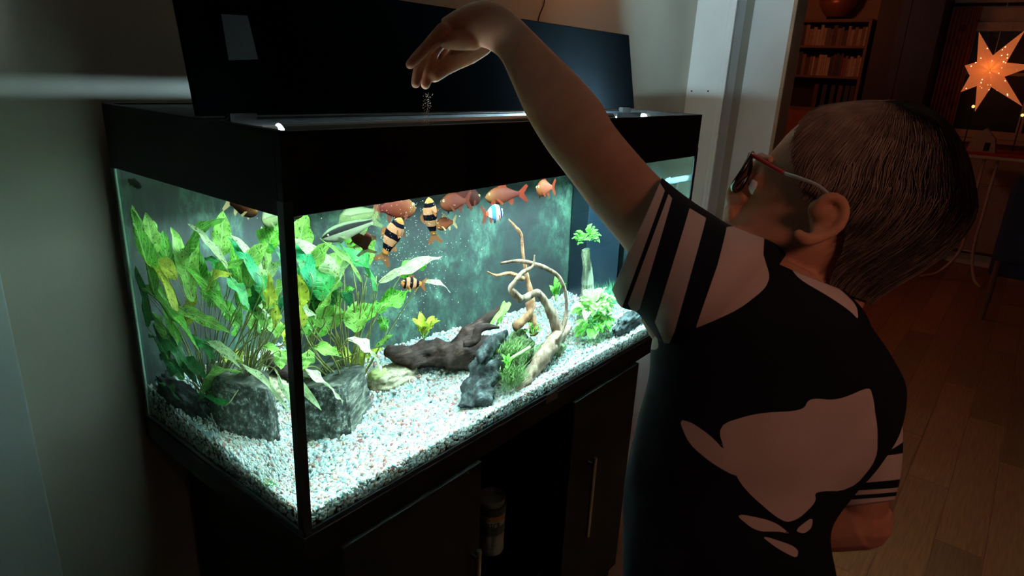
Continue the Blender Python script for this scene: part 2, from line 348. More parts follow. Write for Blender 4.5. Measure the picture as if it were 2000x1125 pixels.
b = MB(); b.grid(np.stack([gx, gy, ground(gx, gy) - .004], 2)); bed = b.build('gravel_bed', m_grav, smooth=True)
tag(bed, 'packed layer under the aquarium gravel', 'gravel', kind='stuff')
from mathutils import noise as mn
# ------------------------------------------------------------------ leaves
def leafmat(name, top, vein, spots=.5, trans=.2, rough=.45):
    k = N(name); tc = k.n('ShaderNodeTexCoord'); uv = k.n('ShaderNodeUVMap')
    sp = k.n('ShaderNodeSeparateXYZ'); k.l(uv, 0, sp, 0)
    def m(op, a, b=None, c=None):
        x = k.n('ShaderNodeMath', operation=op)
        for i, q in enumerate((a, b, c)):
            if q is None: continue
            if isinstance(q, (int, float)): x.inputs[i].default_value = q
            else: k.t.links.new(q, x.inputs[i])
        return x.outputs[0]
    ax = m('ABSOLUTE', m('SUBTRACT', sp.outputs[0], .5))
    ph = m('MULTIPLY', m('SUBTRACT', sp.outputs[1], m('MULTIPLY', ax, .55)), 62.0)
    v = m('POWER', m('ADD', m('MULTIPLY', m('SINE', ph), .5), .5), 9)
    mid = m('LESS_THAN', ax, .035)
    vv = m('MINIMUM', m('ADD', m('MULTIPLY', v, .6), mid), 1)
    nz = k.n('ShaderNodeTexNoise'); nz.inputs['Scale'].default_value = 60; nz.inputs['Detail'].default_value = 4; k.l(tc, 'Object', nz, 'Vector')
    c = np.array(top); r = k.ramp([(.3, tuple(c * .5)), (.7, tuple(np.minimum(c * 1.35, 1)))]); k.l(nz, 0, r, 0)
    mx = k.n('ShaderNodeMix', data_type='RGBA'); k.t.links.new(vv, mx.inputs[0]); k.l(r, 0, mx, 6); mx.inputs[7].default_value = (*vein, 1)
    n2 = k.n('ShaderNodeTexNoise'); n2.inputs['Scale'].default_value = 210; n2.inputs['Detail'].default_value = 3; k.l(tc, 'Object', n2, 'Vector')
    rs = k.ramp([(.62 - .05 * spots, (1, 1, 1)), (.66 - .05 * spots, (.14, .20, .08))]); k.l(n2, 0, rs, 0)
    m2 = k.n('ShaderNodeMix', data_type='RGBA', blend_type='MULTIPLY'); m2.inputs[0].default_value = 1; k.l(mx, 2, m2, 6); k.l(rs, 0, m2, 7)
    d = k.n('ShaderNodeBsdfPrincipled'); d.inputs['Roughness'].default_value = rough; d.inputs['Specular IOR Level'].default_value = .18; k.l(m2, 2, d, 'Base Color')
    t = k.n('ShaderNodeBsdfTranslucent'); k.l(m2, 2, t, 0)
    s = k.n('ShaderNodeMixShader'); s.inputs[0].default_value = trans; k.l(d, 0, s, 1); k.l(t, 0, s, 2); k.l(s, 0, k.out, 0)
    bp = k.n('ShaderNodeBump'); bp.inputs['Strength'].default_value = .5; bp.inputs['Distance'].default_value = .0012; k.t.links.new(vv, bp.inputs['Height']); k.l(bp, 0, d, 'Normal')
    return k.m
GRN = {'m': leafmat('leaf_mid_green', (.075, .33, .025), (.30, .58, .16)), 'd': leafmat('leaf_deep_green', (.018, .17, .035), (.05, .28, .08), .7),
       'p': leafmat('leaf_pale_green', (.26, .58, .10), (.45, .75, .25), .3), 'y': leafmat('leaf_yellow_green', (.42, .52, .05), (.30, .40, .05), .2),
       'w': leafmat('leaf_palest', (.58, .84, .40), (.75, .92, .6), .2), 't': leafmat('leaf_teal', (.015, .20, .075), (.05, .30, .12), .6)}  # w is the palest, nearly white leaf tone
m_stem = plain('leaf_stem_brown', (.22, .24, .06), .6, var=.4, scale=60)
m_stemg = plain('leaf_stem_green', (.20, .42, .10), .6, var=.3, scale=60)
def leaf_mesh(p0, p1, w, face, bow=.12, ripple=.10, fold=.18, seed=0, nu=14, nv=6, shape=.9):
    """blade from p0 to p1, width w, upper side turned towards 'face'"""
    p0 = np.array(p0, float); p1 = np.array(p1, float); L = np.linalg.norm(p1 - p0); x = (p1 - p0) / L
    n = np.array(face, float); n = n - x * (n @ x); n /= np.linalg.norm(n); y = np.cross(n, x)
    r = np.random.default_rng(seed); ph = r.uniform(0, 6, 4); P = np.zeros((nu + 1, nv + 1, 3)); tw = r.uniform(-.5, .5)
    for i in range(nu + 1):
        s = i / nu; ww = w * (math.sin(math.pi * min(s ** shape * .97 + .03, 1)) ** .75) * (1 - .25 * s) * .5 + w * .012
        c = p0 + x * L * s + n * (bow * L * math.sin(math.pi * s) - bow * L * .5 * s * s)
        for j in range(nv + 1):
            t = j / nv * 2 - 1; a = tw * (s - .5)
            yy = y * math.cos(a) + n * math.sin(a)
            z = fold * abs(t) * ww + ripple * w * abs(t) ** 2 * math.sin(11 * s + ph[0] + (1.3 if t > 0 else 0)) * (math.sin(math.pi * s) ** .4) + .04 * w * math.sin(23 * s + ph[1])
            P[i, j] = c + yy * t * ww * (1 + .05 * math.sin(17 * s + ph[2] + t)) + n * z
    me = bpy.data.meshes.new('leaf'); a, b = nu + 1, nv + 1
    me.from_pydata(P.reshape(-1, 3).tolist(), [], [(i * b + j, i * b + j + 1, (i + 1) * b + j + 1, (i + 1) * b + j) for i in range(a - 1) for j in range(b - 1)])
    uvl = me.uv_layers.new(name='UVMap'); vi = np.empty(len(me.loops), np.int32); me.loops.foreach_get('vertex_index', vi)
    uvl.data.foreach_set('uv', np.stack([(vi % b) / nv, (vi // b) / nu], 1).ravel()); me.shade_smooth(); return me
def inside(p): p = np.array(p, float); p[0] = min(max(p[0], .012), TL - .012); p[1] = min(max(p[1], .010), TD - .014); return p
def pick(s, u, v, d): return tk(u, v, 1, d) if s == 'F' else tk(u, v, 0, d, 'L')
LV = [  # side, base px, tip px, width px, distance behind the pane, shade, plant
 ('L',375,590,335,440,34,.10,'p',0),('L',300,575,252,405,44,.05,'m',0),('L',345,610,270,485,36,.06,'y',0),('L',362,505,432,420,28,.12,'m',0),('L',430,500,436,412,32,.14,'p',0),
 ('L',449,535,367,433,18,.08,'w',0),('L',513,560,444,458,20,.10,'t',0),('L',482,562,497,478,24,.12,'p',0),('L',345,545,298,492,30,.045,'y',0),('L',449,618,352,510,26,.06,'m',0),
 ('L',455,540,398,498,22,.11,'d',0),('L',402,575,450,530,26,.07,'y',0),('L',446,542,487,604,28,.06,'d',0),('L',272,560,388,684,30,.03,'m',0),('L',300,545,358,700,26,.045,'m',0),
 ('L',342,602,450,650,24,.05,'p',0),('L',508,625,556,548,44,.14,'p',0),('L',503,560,557,512,26,.16,'w',0),('L',398,668,472,702,16,.06,'w',0),('L',472,727,386,768,30,.04,'p',2),
 ('L',444,790,374,784,32,.04,'d',2),('L',403,668,472,718,13,.05,'w',2),('L',472,712,567,802,13,.045,'w',2),('L',512,676,572,706,18,.10,'p',2),('L',300,632,386,745,32,.035,'d',0),
 ('L',420,600,395,520,34,.17,'m',0),('L',320,520,300,430,30,.09,'p',0),('L',395,560,375,470,28,.15,'m',0),('L',470,640,430,590,30,.13,'m',0),('L',285,640,262,520,26,.03,'d',0),
 ('L',330,660,290,600,30,.07,'m',0),('L',540,660,520,600,30,.20,'p',0),('L',415,540,460,470,24,.18,'p',0),('L',270,470,258,400,26,.04,'p',0),('L',360,640,385,575,22,.10,'y',0),
 ('L',360,560,385,455,34,.11,'p',0),('L',410,600,470,500,34,.10,'m',0),('L',330,545,318,450,32,.07,'m',0),('L',470,545,520,475,28,.13,'p',0),('L',300,500,285,415,34,.05,'p',0),('L',520,640,480,570,36,.12,'p',0),
 ('L',330,700,290,650,34,.03,'d',0),('L',360,740,310,690,32,.03,'d',0),('L',350,780,300,740,30,.02,'d',0),('L',400,740,350,700,30,.05,'d',0),('L',420,700,370,650,30,.05,'d',0),
 ('F',664,548,574,462,24,.20,'w',1),('F',657,592,582,505,36,.16,'d',1),('F',737,566,655,468,34,.16,'d',1),('F',707,550,628,463,15,.13,'p',1),('F',682,486,728,430,44,.22,'m',1),
 ('F',741,552,864,496,20,.20,'w',1),('F',782,540,840,508,26,.23,'m',1),('F',737,609,803,560,34,.19,'m',1),('F',826,550,883,569,9,.17,'w',1),('F',672,536,640,498,36,.26,'p',1),
 ('F',588,600,580,535,24,.10,'y',1),('F',616,608,600,560,30,.18,'d',1),('F',584,606,620,618,18,.12,'w',1),('F',662,570,684,598,18,.14,'t',1),('F',680,606,717,632,38,.28,'p',1),
 ('F',681,662,750,726,32,.12,'w',2),('F',604,684,592,722,22,.08,'p',2),('F',596,722,672,786,26,.09,'w',2),('F',733,679,768,652,9,.22,'p',2),('F',640,650,600,600,36,.30,'m',1),
 ('F',700,640,735,585,26,.30,'m',1),('F',640,600,690,560,30,.30,'m',1),('F',610,650,588,620,26,.16,'m',1),('F',655,640,640,590,30,.24,'p',1),('F',755,645,742,612,16,.20,'m',1),
 ('F',720,520,700,440,30,.27,'p',1),('F',630,560,600,480,30,.27,'m',1),('F',590,640,576,590,20,.08,'y',1)]
PB = [np.array([.13, .36, 0]), np.array([.245, .33, 0]), np.array([.165, .27, 0])]
for q in PB: q[2] = ground(q[0], q[1])
PB[2][2] = Z0 + .125
PL = ['leafy water plant filling the left side pane, tall rippled pale leaves', 'broad leaved water plant behind the front seam, reaching right with a long white leaf',
      'low water plant with drooping leaves growing over the grey rock']
plants = [thing('water_plant', l, 'plant', b) for l, b in zip(PL, PB)]
camdir = lambda p: (CP - p) / np.linalg.norm(CP - p)
for q, (sd, u0, v0, u1, v1, wp, dep, sh, pl) in enumerate(LV):
    r = np.random.default_rng(100 + q)
    a = pick(sd, u0, v0, dep); b = pick(sd, u1, v1, dep + r.uniform(-.02, .03))
    if a[1] > .47 or b[1] > .47:
        for dd in (.7, .5, .3, .15):
            a = pick(sd, u0, v0, dep * dd); b = pick(sd, u1, v1, dep * dd)
            if a[1] < .47 and b[1] < .47: break
    a = inside(a); b = inside(b); a[2] = max(a[2], Z0 + .05); b[2] = max(b[2], Z0 + .045); b[2] = min(b[2], HB + .01)
    if np.linalg.norm(b - a) < .02: continue
    dist = np.linalg.norm((a + b) / 2 - CP) * .93; w = wp / F * dist * 1.75
    face = camdir(a) * .55 + np.array([0, 0, .75]) + r.normal(size=3) * .15
    me = leaf_mesh(a, b, w, face, bow=r.uniform(.03, .12), ripple=r.uniform(.08, .18), fold=r.uniform(-.3, .35), seed=q)
    for v_ in me.vertices: v_.co.x = max(v_.co.x, .005); v_.co.y = min(max(v_.co.y, .005), TD - .010); v_.co.z = min(v_.co.z, HB + .03)
    o = keep(link('leaf', me, GRN[sh]), plants[pl]); ori = ['leaf', 0]
    if sh in 'wy': o['label'] = {'w': 'palest, nearly white leaf', 'y': 'yellowish leaf'}[sh]
    base = PB[pl] + np.array([r.normal() * .012, r.normal() * .012, 0]); mid = (base * .45 + a * .55) + np.array([r.normal() * .008, r.normal() * .008, .01])
    s = MB(); s.tube([*bez([base, mid, a, a * .65 + b * .35], 5)], np.linspace(.0016, .0007, 16), 6); keep(s.build('stem', m_stem, smooth=True), plants[pl])
# extra brownish stems seen between the leaves
for q, (u, v) in enumerate(((505, 560), (520, 580), (470, 600), (455, 610), (540, 590), (700, 570), (715, 560), (690, 575), (650, 600), (735, 540))):
    pl = 0 if u < 560 else 1; a = inside(pick('L' if u < 560 else 'F', u, v, .12 if u < 560 else .2)); base = PB[pl] + rng.normal(size=3) * [.01, .01, 0]
    s = MB(); s.tube(bez([base, (base + a) / 2 + rng.normal(size=3) * .006, a], 6), .0013, 6); keep(s.build('stem', m_stem, smooth=True), plants[pl])

# ------------------------------------------------------------------ rocks
def rock_obj(name, mat, c, r, rot=0, amp=.25, fr=2.2, seed=0, sub=4, stri=None, power=3.0, shear=(0, 0), label=None, cat='rock', top=None):
    bm = bmesh.new(); bmesh.ops.create_cube(bm, size=2); bmesh.ops.subdivide_edges(bm, edges=bm.edges[:], cuts=2 ** sub - 1, use_grid_fill=True)
    cr, sr = math.cos(rot), math.sin(rot); off = Vector((seed * 7.3, seed * 3.1, seed))
    for v in bm.verts:
        p = np.array(v.co[:]); n = (np.abs(p) ** power).sum() ** (1 / power); p = p / n
        q = Vector(p * fr) + off
        d = amp * (mn.fractal(q, 1, 2, 5)) + amp * .35 * mn.noise(q * 3.1)
        if stri is not None:
            sv = np.array(stri[:3]); t = float(p @ sv) * stri[3]; d += stri[4] * (mn.noise(Vector((t, 0.3 * q[0], seed))) + .5 * mn.noise(Vector((t * 2.7, seed, .2 * q[1]))))
        p = p * (1 + d) * np.array(r)
        p[0] += shear[0] * (p[2] + r[2]); p[1] += shear[1] * (p[2] + r[2])
        v.co = (p[0] * cr - p[1] * sr, p[0] * sr + p[1] * cr, p[2])
    me = bpy.data.meshes.new(name); bm.to_mesh(me); bm.free(); o = link(name, me, mat, smooth=True); o.location = c
    if label: tag(o, label, cat)
    return o
def rockmat(name, a, b, c, sc=30, mapping=None, bump=1.0, bs=.004, lo=.35, hi=.65):
    k = N(name); d = k.n('ShaderNodeBsdfPrincipled'); d.inputs['Roughness'].default_value = .8; d.inputs['Specular IOR Level'].default_value = .2; k.l(d, 0, k.out, 0); tc = k.n('ShaderNodeTexCoord')
    src = (tc, 'Object')
    if mapping: mp = k.n('ShaderNodeMapping'); mp.inputs['Scale'].default_value = mapping[0]; mp.inputs['Rotation'].default_value = mapping[1]; k.l(tc, 'Object', mp, 0); src = (mp, 0)
    nz = k.n('ShaderNodeTexNoise'); nz.inputs['Scale'].default_value = sc; nz.inputs['Detail'].default_value = 7; nz.inputs['Roughness'].default_value = .68; k.l(src[0], src[1], nz, 'Vector')
    r = k.ramp([(lo, a), ((lo + hi) / 2, b), (hi, c)]); k.l(nz, 0, r, 0); k.l(r, 0, d, 'Base Color')
    bp = k.n('ShaderNodeBump'); bp.inputs['Strength'].default_value = bump; bp.inputs['Distance'].default_value = bs; k.l(nz, 0, bp, 'Height'); k.l(bp, 0, d, 'Normal'); return k.m
m_slate = rockmat('slate_striated', (.010, .014, .010), (.07, .085, .068), (.34, .35, .28), 26, ((.35, 1.2, 5.5), (.15, .60, .45)), 1.0, .005, .36, .66)
m_mott = rockmat('rock_mottled', (.008, .012, .010), (.05, .062, .052), (.34, .40, .37), 100, None, .8, .003, .38, .68)
m_lava = rockmat('dark_grey_stone', (.006, .008, .008), (.030, .040, .040), (.13, .17, .165), 45, None, 1, .006, .35, .68)
m_moss = rockmat('mossy_stone', (.012, .03, .010), (.06, .11, .035), (.20, .22, .13), 70, None, 1, .004)
m_dwood = rockmat('dark_driftwood', (.006, .0035, .003), (.030, .017, .013), (.085, .050, .038), 40, ((.5, 2.2, 3.5), (0, .3, .2)), 1, .005, .34, .7)
m_pale = rockmat('pale_twisted_wood', (.05, .03, .018), (.18, .12, .08), (.42, .34, .25), 40, ((1, 1, .35), (.2, .3, 0)), .8, .003)
m_ruddy = rockmat('reddish_wood', (.08, .035, .016), (.24, .12, .06), (.42, .25, .14), 45, None, .8, .003)
# big slate: explicit block (front face mottled, right flank striated), corners picked from the photograph
def block_rock(name, base, topz, shift, matA, matB, label, seed=3, amp=.006):
    base = np.array(base, float); n = len(base); c = base.mean(0); rings = []; m = 20; per = 14
    def ring(s):
        z = 1 - s; pts = []
        for i in range(n):
            a, b = base[i], base[(i + 1) % n]
            for k_ in range(per): pts.append(a + (b - a) * k_ / per)
        pts = np.array(pts); r_ = 1 - .14 * s ** 2; q = c + (pts - c) * r_
        z0 = ground(c[0], c[1]) - .03; th = topz(q)
        P = np.column_stack([q + np.array(shift) * s, z0 + (th - z0) * s]); return P
    for s in np.linspace(0, 1, m): rings.append(ring(s))
    top = rings[-1].copy()
    for f_ in (.85, .65, .45, .25, .08):
        q = top.copy(); cc = top.mean(0); q[:, :2] = cc[:2] + (top[:, :2] - cc[:2]) * f_; q[:, 2] = top[:, 2] * f_ + cc[2] * (1 - f_) + .008 * (1 - f_); rings.append(q)
    R_ = []
    for j, rg in enumerate(rings):
        q = rg.copy()
        for i in range(len(q)):
            p = Vector(q[i]) * 24 + Vector((seed, 0, 0)); d = mn.fractal(p, 1, 2, 5) * amp + mn.noise(p * .35) * amp * 1.2
            g_ = mn.noise(Vector((q[i][2] * 160 + q[i][0] * 60, seed, q[i][1] * 20))) * .0022
            dv = q[i] - np.array([*c, q[i][2]]); dv /= np.linalg.norm(dv) + 1e-9; q[i] = q[i] + dv * (d + g_)
        R_.append(q)
    b = MB(); b.loft(R_); me = b.mesh(name); me.materials.append(matA); me.materials.append(matB); me.shade_smooth(); me.update()
    for p in me.polygons:
        if p.normal[0] > .12 or (p.normal[2] > .5): p.material_index = 1
    o = bpy.data.objects.new(name, me); S.collection.objects.link(o); tag(o, label, 'rock'); return recentre(o)
block_rock('rock', [(.050, .262), (.098, .200), (.140, .168), (.168, .170), (.252, .248), (.23, .33), (.11, .35)], lambda q: Z0 + .135 + .16 * (q[:, 0] - .17) * 0 - .10 * (q[:, 0] - .16), (.006, .014), m_mott, m_slate,
           'big grey slate rock with striated flank, left front of the tank')
# dark brown driftwood with a rising root
def rough_tube(b, pts, rad, n=14, amp=.25, fr=30, seed=0, flat=None, sub=6):
    P = bez(pts, sub); R = np.interp(np.linspace(0, 1, len(P)), np.linspace(0, 1, len(rad)), rad); t = MB(); t.tube(P, R, n, True, flat); V = np.concatenate(t.v)
    ctr = np.repeat(P, n, 0)
    for i in range(len(V)):
        d = V[i] - ctr[i]; q = Vector(V[i]) * fr + Vector((seed, seed, 0)); V[i] = ctr[i] + d * (1 + amp * mn.fractal(q, 1, 2, 4) + amp * .6 * mn.noise(Vector((q[0] * .3, q[1] * 2, q[2] * 2.5))))
    b.add(V, t.f)
dw = thing('driftwood', 'dark brown driftwood log with a root rising behind the grey stump', 'driftwood', (.47, .3, Z0 + .06))
b = MB(); rough_tube(b, [tk(755, 685, 1, .34), tk(800, 697, 1, .33), tk(850, 692, 1, .31), tk(905, 692, 1, .27), tk(960, 690, 1, .25), tk(1000, 690, 1, .24)], [.014, .030, .036, .040, .038, .020], 26, .45, 26, 1, flat=.8, sub=12); keep(b.build('log', m_dwood, smooth=True), dw)
b = MB(); rough_tube(b, [tk(890, 690, 1, .28), tk(915, 650, 1, .28), tk(950, 625, 1, .27), tk(990, 592, 1, .25)], [.022, .018, .014, .003], 16, .4, 34, 2, sub=10); keep(b.build('root', m_dwood, smooth=True), dw)
b = MB(); rough_tube(b, [tk(905, 672, 1, .22), tk(925, 668, 1, .21), tk(940, 640, 1, .21), tk(975, 640, 1, .20)], [.006, .010, .010, .003], 10, .4, 40, 3, sub=8); keep(b.build('root', m_dwood, smooth=True), dw)
# dark grey stump stone
c = tk(935, 735, 1, .10); o = thing('stump', 'jagged dark grey stump leaning in the middle of the gravel', 'stump', c)
b = MB(); rough_tube(b, [tk(925, 800, 1, .085), tk(935, 760, 1, .10), tk(950, 715, 1, .115), tk(965, 680, 1, .13), tk(985, 655, 1, .15)], [.040, .040, .036, .030, .014], 30, .5, 30, 4, flat=.8, sub=14); keep(b.build('trunk', m_lava, smooth=True), o)
b = MB(); rough_tube(b, [tk(935, 700, 1, .095), tk(955, 680, 1, .10), tk(990, 650, 1, .115)], [.014, .018, .008], 12, .6, 50, 5, sub=8); keep(b.build('trunk_ridge', m_lava, smooth=True), o)
rock_obj('rock', m_moss, tk(1010, 690, 1, .14), (.045, .035, .042), .4, .3, 2, 5, 4, label='green mossy stone between the stump and the pale wood')
rock_obj('rock', m_moss, tk(1070, 690, 1, .15), (.055, .040, .022), .2, .3, 2, 6, 4, label='flat brownish mossy stone under the pale wood')
rock_obj('rock', rockmat('tan_stone', (.20, .17, .09), (.50, .45, .30), (.75, .70, .52), 90), [.345, .335, Z0 + .058], (.060, .040, .022), .3, .22, 2, 7, 4, label='flat tan stone lying left of the driftwood log')
rock_obj('rock', plain('olive_stone', (.30, .34, .12), .6), [.30, .318, Z0 + .082], (.020, .014, .009), .3, .2, 2, 8, 3, label='small olive pebble on the tan stone')
rock_obj('rock', m_lava, [1.0, .075, Z0 + .045], (.085, .030, .026), .25, .3, 2.2, 9, 4, label='low dark stone beside the bright bush at the right end')
rock_obj('rock', m_lava, [.052, .395, Z0 + .055], (.042, .075, .036), .1, .3, 2.2, 12, 4, label='added low dark stone filling the dark rear left corner under the leaves')  # added stone stands in for the darkness under the leaves
# upright splintered stone carrying a bush
p = tk(1148, 560, 1, .25); t_ = tk(1145, 487, 1, .25)
b = MB(); rough_tube(b, [[p[0] - .01, p[1], Z0 + .02], [p[0] - .005, p[1], p[2] - .05], p, t_], [.030, .030, .026, .016], 14, .35, 30, 11, flat=.7, sub=8); o = recentre(b.build('rock', rockmat('splintered_stone', (.02, .03, .02), (.12, .15, .10), (.42, .46, .34), 30, ((1.6, 1.6, .25), (0, .25, 0)), 1, .005)))
tag(o, 'upright splintered stone carrying a small leafy bush at the back right', 'rock')
# ------------------------------------------------------------------ pale twisted wood
wd = thing('branch_wood', 'pale twisted branch wood rising in the middle right of the tank', 'driftwood', tk(1030, 740, 1, .07))
def W(*a): return [tk(u, v, 1, y) for u, v, y in a]
def br(pts, rad, mat=None, seed=0, amp=.25, name='branch', n=10):
    b = MB(); rough_tube(b, pts, rad, n, amp, 60, seed, sub=8); keep(b.build(name, mat or m_pale, smooth=True), wd)
br(W((1005, 775, .045), (1020, 755, .05), (1045, 720, .07), (1072, 680, .085), (1100, 648, .10), (1115, 640, .11)), [.010, .016, .020, .024, .018, .006], None, 1, .35, 'main_stem', 16)
br(W((1090, 650, .10), (1080, 620, .105), (1065, 590, .105), (1050, 572, .10), (1030, 580, .095), (1015, 583, .09)), [.018, .014, .009, .008, .008, .006], None, 2)
br(W((1018, 586, .09), (1003, 572, .09), (998, 562, .09), (1010, 545, .09), (1020, 533, .095), (1040, 520, .10), (1044, 498, .10)), [.008, .008, .007, .006, .005, .004, .0015], None, 3)
br(W((1100, 640, .10), (1106, 610, .10), (1104, 570, .10), (1090, 540, .105), (1068, 525, .11), (1040, 515, .11), (1010, 510, .115), (978, 514, .12)), [.010, .006, .005, .005, .0055, .005, .004, .0025], None, 4)
br(W((1005, 640, .14), (1035, 610, .14), (1037, 575, .15), (1030, 545, .16), (1022, 500, .16), (1018, 460, .17), (1008, 445, .17), (993, 428, .18)), [.012, .011, .009, .006, .0045, .004, .0035, .002], m_ruddy, 5)
br(W((1045, 650, .14), (1038, 620, .14), (1030, 590, .15)), [.014, .011, .006], m_ruddy, 6)
br(W((1022, 545, .155), (1005, 537, .15), (990, 534, .15), (970, 538, .15), (952, 531, .15)), [.006, .005, .004, .0035, .0015], m_ruddy, 7)
br(W((1085, 665, .07), (1100, 645, .07), (1107, 620, .07)), [.004, .0035, .002], None, 9)
br(W((995, 702, .05), (1015, 690, .055), (1035, 678, .06)), [.0035, .004, .0035], plain('green_root', (.45, .60, .25), .6), 8, .15)
# ------------------------------------------------------------------ small plants
small = [leaf_mesh((0, 0, 0), (.026, 0, .004), w_, (0, 0, 1), bow=.15, ripple=.06, fold=f_, seed=900 + i, nu=7, nv=4, shape=.8) for i, (w_, f_) in enumerate(((.030, .3), (.027, .1), (.029, -.2)))]
def leafset(root, c, rad, n, mat, scale=(.8, 1.2), seed=0, up=.6, droop=0):
    r = np.random.default_rng(seed); ms = []
    for me in small: m2 = me.copy(); m2.materials.append(mat); ms.append(m2)
    for i in range(n):
        d = r.normal(size=3); d[2] = abs(d[2]) * up + .1 if r.random() > .25 else d[2] * .5; d /= np.linalg.norm(d); p = np.array(c) + d * np.array(rad) * r.uniform(.55, 1)
        o = bpy.data.objects.new('leaf', ms[i % 3]); S.collection.objects.link(o); s = r.uniform(*scale); x = Vector(d * [1, 1, .4] + [0, 0, -droop * r.random()]).normalized(); z = Vector((0, 0, 1)); z = (Vector(d) * .6 + z * .8); y = z.cross(x).normalized(); z = x.cross(y)
        mt = Matrix([[x[k_] * s, y[k_] * s, z[k_] * s, p[k_]] for k_ in range(3)] + [[0, 0, 0, 1]]); o.matrix_world = mt; q = mt.copy(); keep(o, root)
        b = None
m_bright = leafmat('bush_leaf_overlit', (.52, .86, .34), (.40, .75, .28), 0, .4)  # glare of the tubes on the upper leaves, put into their colour
m_bush = leafmat('bush_leaf', (.22, .60, .12), (.35, .7, .2), .3, .35)
c = tk(1160, 612, 1, .13); an = thing('leafy_bush', 'bright round leafed bush on the gravel near the right end', 'plant', [c[0], c[1], ground(c[0], c[1])])
leafset(an, c + [0, 0, .006], (.060, .050, .040), 95, m_bright, (1.0, 1.5), 1, .9, .5); leafset(an, c + [.004, -.012, -.028], (.052, .042, .03), 50, m_bush, (.9, 1.5), 2, .2, 1.2)
c2 = tk(1145, 468, 1, .25); an2 = thing('leafy_bush', 'small dark leafed bush perched on the upright stone', 'plant', c2 + [0, 0, -.02])
leafset(an2, c2, (.036, .034, .026), 46, m_bush, (.55, .95), 3, .7)
def rosette(name, label, c, n, L, w, mat, seed, spread=.7, cat='plant', droop=.1):
    r = np.random.default_rng(seed); t = thing(name, label, cat, c); c = np.array(c)
    for i in range(n):
        a = i / n * 6.28 + r.uniform(-.3, .3); s = r.uniform(.3, 1) * spread; d = np.array([math.cos(a) * s, math.sin(a) * s, 1 - .5 * s]); d /= np.linalg.norm(d); l_ = L * r.uniform(.7, 1.1)
        p0 = c + d * l_ * .35; me = leaf_mesh(p0, c + d * l_ + [0, 0, -droop * l_ * s], w, np.array([math.cos(a) * -.5, math.sin(a) * -.5, .8]) + camdir(c) * .5, bow=.2, ripple=.1, fold=.3, seed=seed * 31 + i, nu=9, nv=4)
        keep(link('leaf', me, mat), t); b = MB(); b.tube([c, p0 + (p0 - c) * .1], .0009, 6); keep(b.build('stem', m_stemg), t)
    return t
rosette('water_plant', 'small yellow green rosette plant behind the driftwood log', tk(828, 664, 1, .36), 9, .060, .020, GRN['y'], 21, .9)
rosette('water_plant', 'small plant sprouting above the loops of the pale wood', tk(1085, 588, 1, .19), 7, .065, .016, GRN['m'], 22, .5)
rosette('water_plant', 'little plant with pointed leaves at the foot of the stump', tk(990, 722, 1, .035), 6, .038, .010, GRN['m'], 23, .8)
rosette('water_plant', 'pale feathery sprout at the base of the upright branch', tk(1040, 655, 1, .12), 9, .04, .009, GRN['p'], 24, 1.2)
rosette('water_plant', 'pale green seedling near the left end behind the slate rock', [.30, .40, ground(.3, .4)], 9, .085, .024, GRN['y'], 25, .8)
rosette('water_plant', 'tiny green sprig on the gravel at the left pane', tk(525, 950, 0, .008, 'L') * [1, 1, 0] + [0.004, 0, Z0 + .03], 6, .022, .005, GRN['m'], 26, 1.3)
t = thing('fern_leaf', 'bright green frayed leaf hanging on the driftwood root tip', 'plant', tk(985, 600, 1, .23))
for i, (a, b_) in enumerate((((990, 592), (968, 640)), ((992, 596), (950, 643)), ((985, 588), (978, 632)), ((996, 590), (984, 615)))):
    keep(link('leaf', leaf_mesh(tk(*a, 1, .235), tk(*b_, 1, .215), .015, camdir(CP * 0 + .8), seed=700 + i), GRN['p']), t)
# fuzzy moss and hair grass
def tuft(name, label, cs, n, L, col, cat='moss', w=.0006, spread=.3):
    b = MB()
    for i in range(n):
        c = np.array(cs[i % len(cs)]) + rng.normal(size=3) * [.016, .010, .006]; d = np.array([rng.normal() * spread, rng.normal() * spread, 1.0]); l_ = L * rng.uniform(.5, 1.2)
        m_ = c + d * l_ * .5 + rng.normal(size=3) * .002; e_ = c + d * l_ + rng.normal(size=3) * .005; s = np.array([w, -w, 0])
        b.add([c - s, c + s, m_ + s * .8, m_ - s * .8, e_], [(0, 1, 2, 3), (3, 2, 4)])
    o = b.build(name, plain(name + '_green', col, .7, var=.3, scale=80)); tag(o, label, cat, kind='stuff'); return o
tuft('hair_grass', 'thin hair grass at the back right corner of the tank', [[1.0 + i * .03, .30, ground(1, .3)] for i in range(6)] + [[.93, .2, ground(.9, .2)]], 500, .06, (.06, .30, .12), 'grass')
tuft('moss', 'dark green moss draped over the stump and stones', [tk(1000, 735, 1, .05), tk(1010, 700, 1, .09), tk(985, 690, 1, .09), tk(1005, 750, 1, .045)], 900, .020, (.09, .20, .04), spread=1.2)
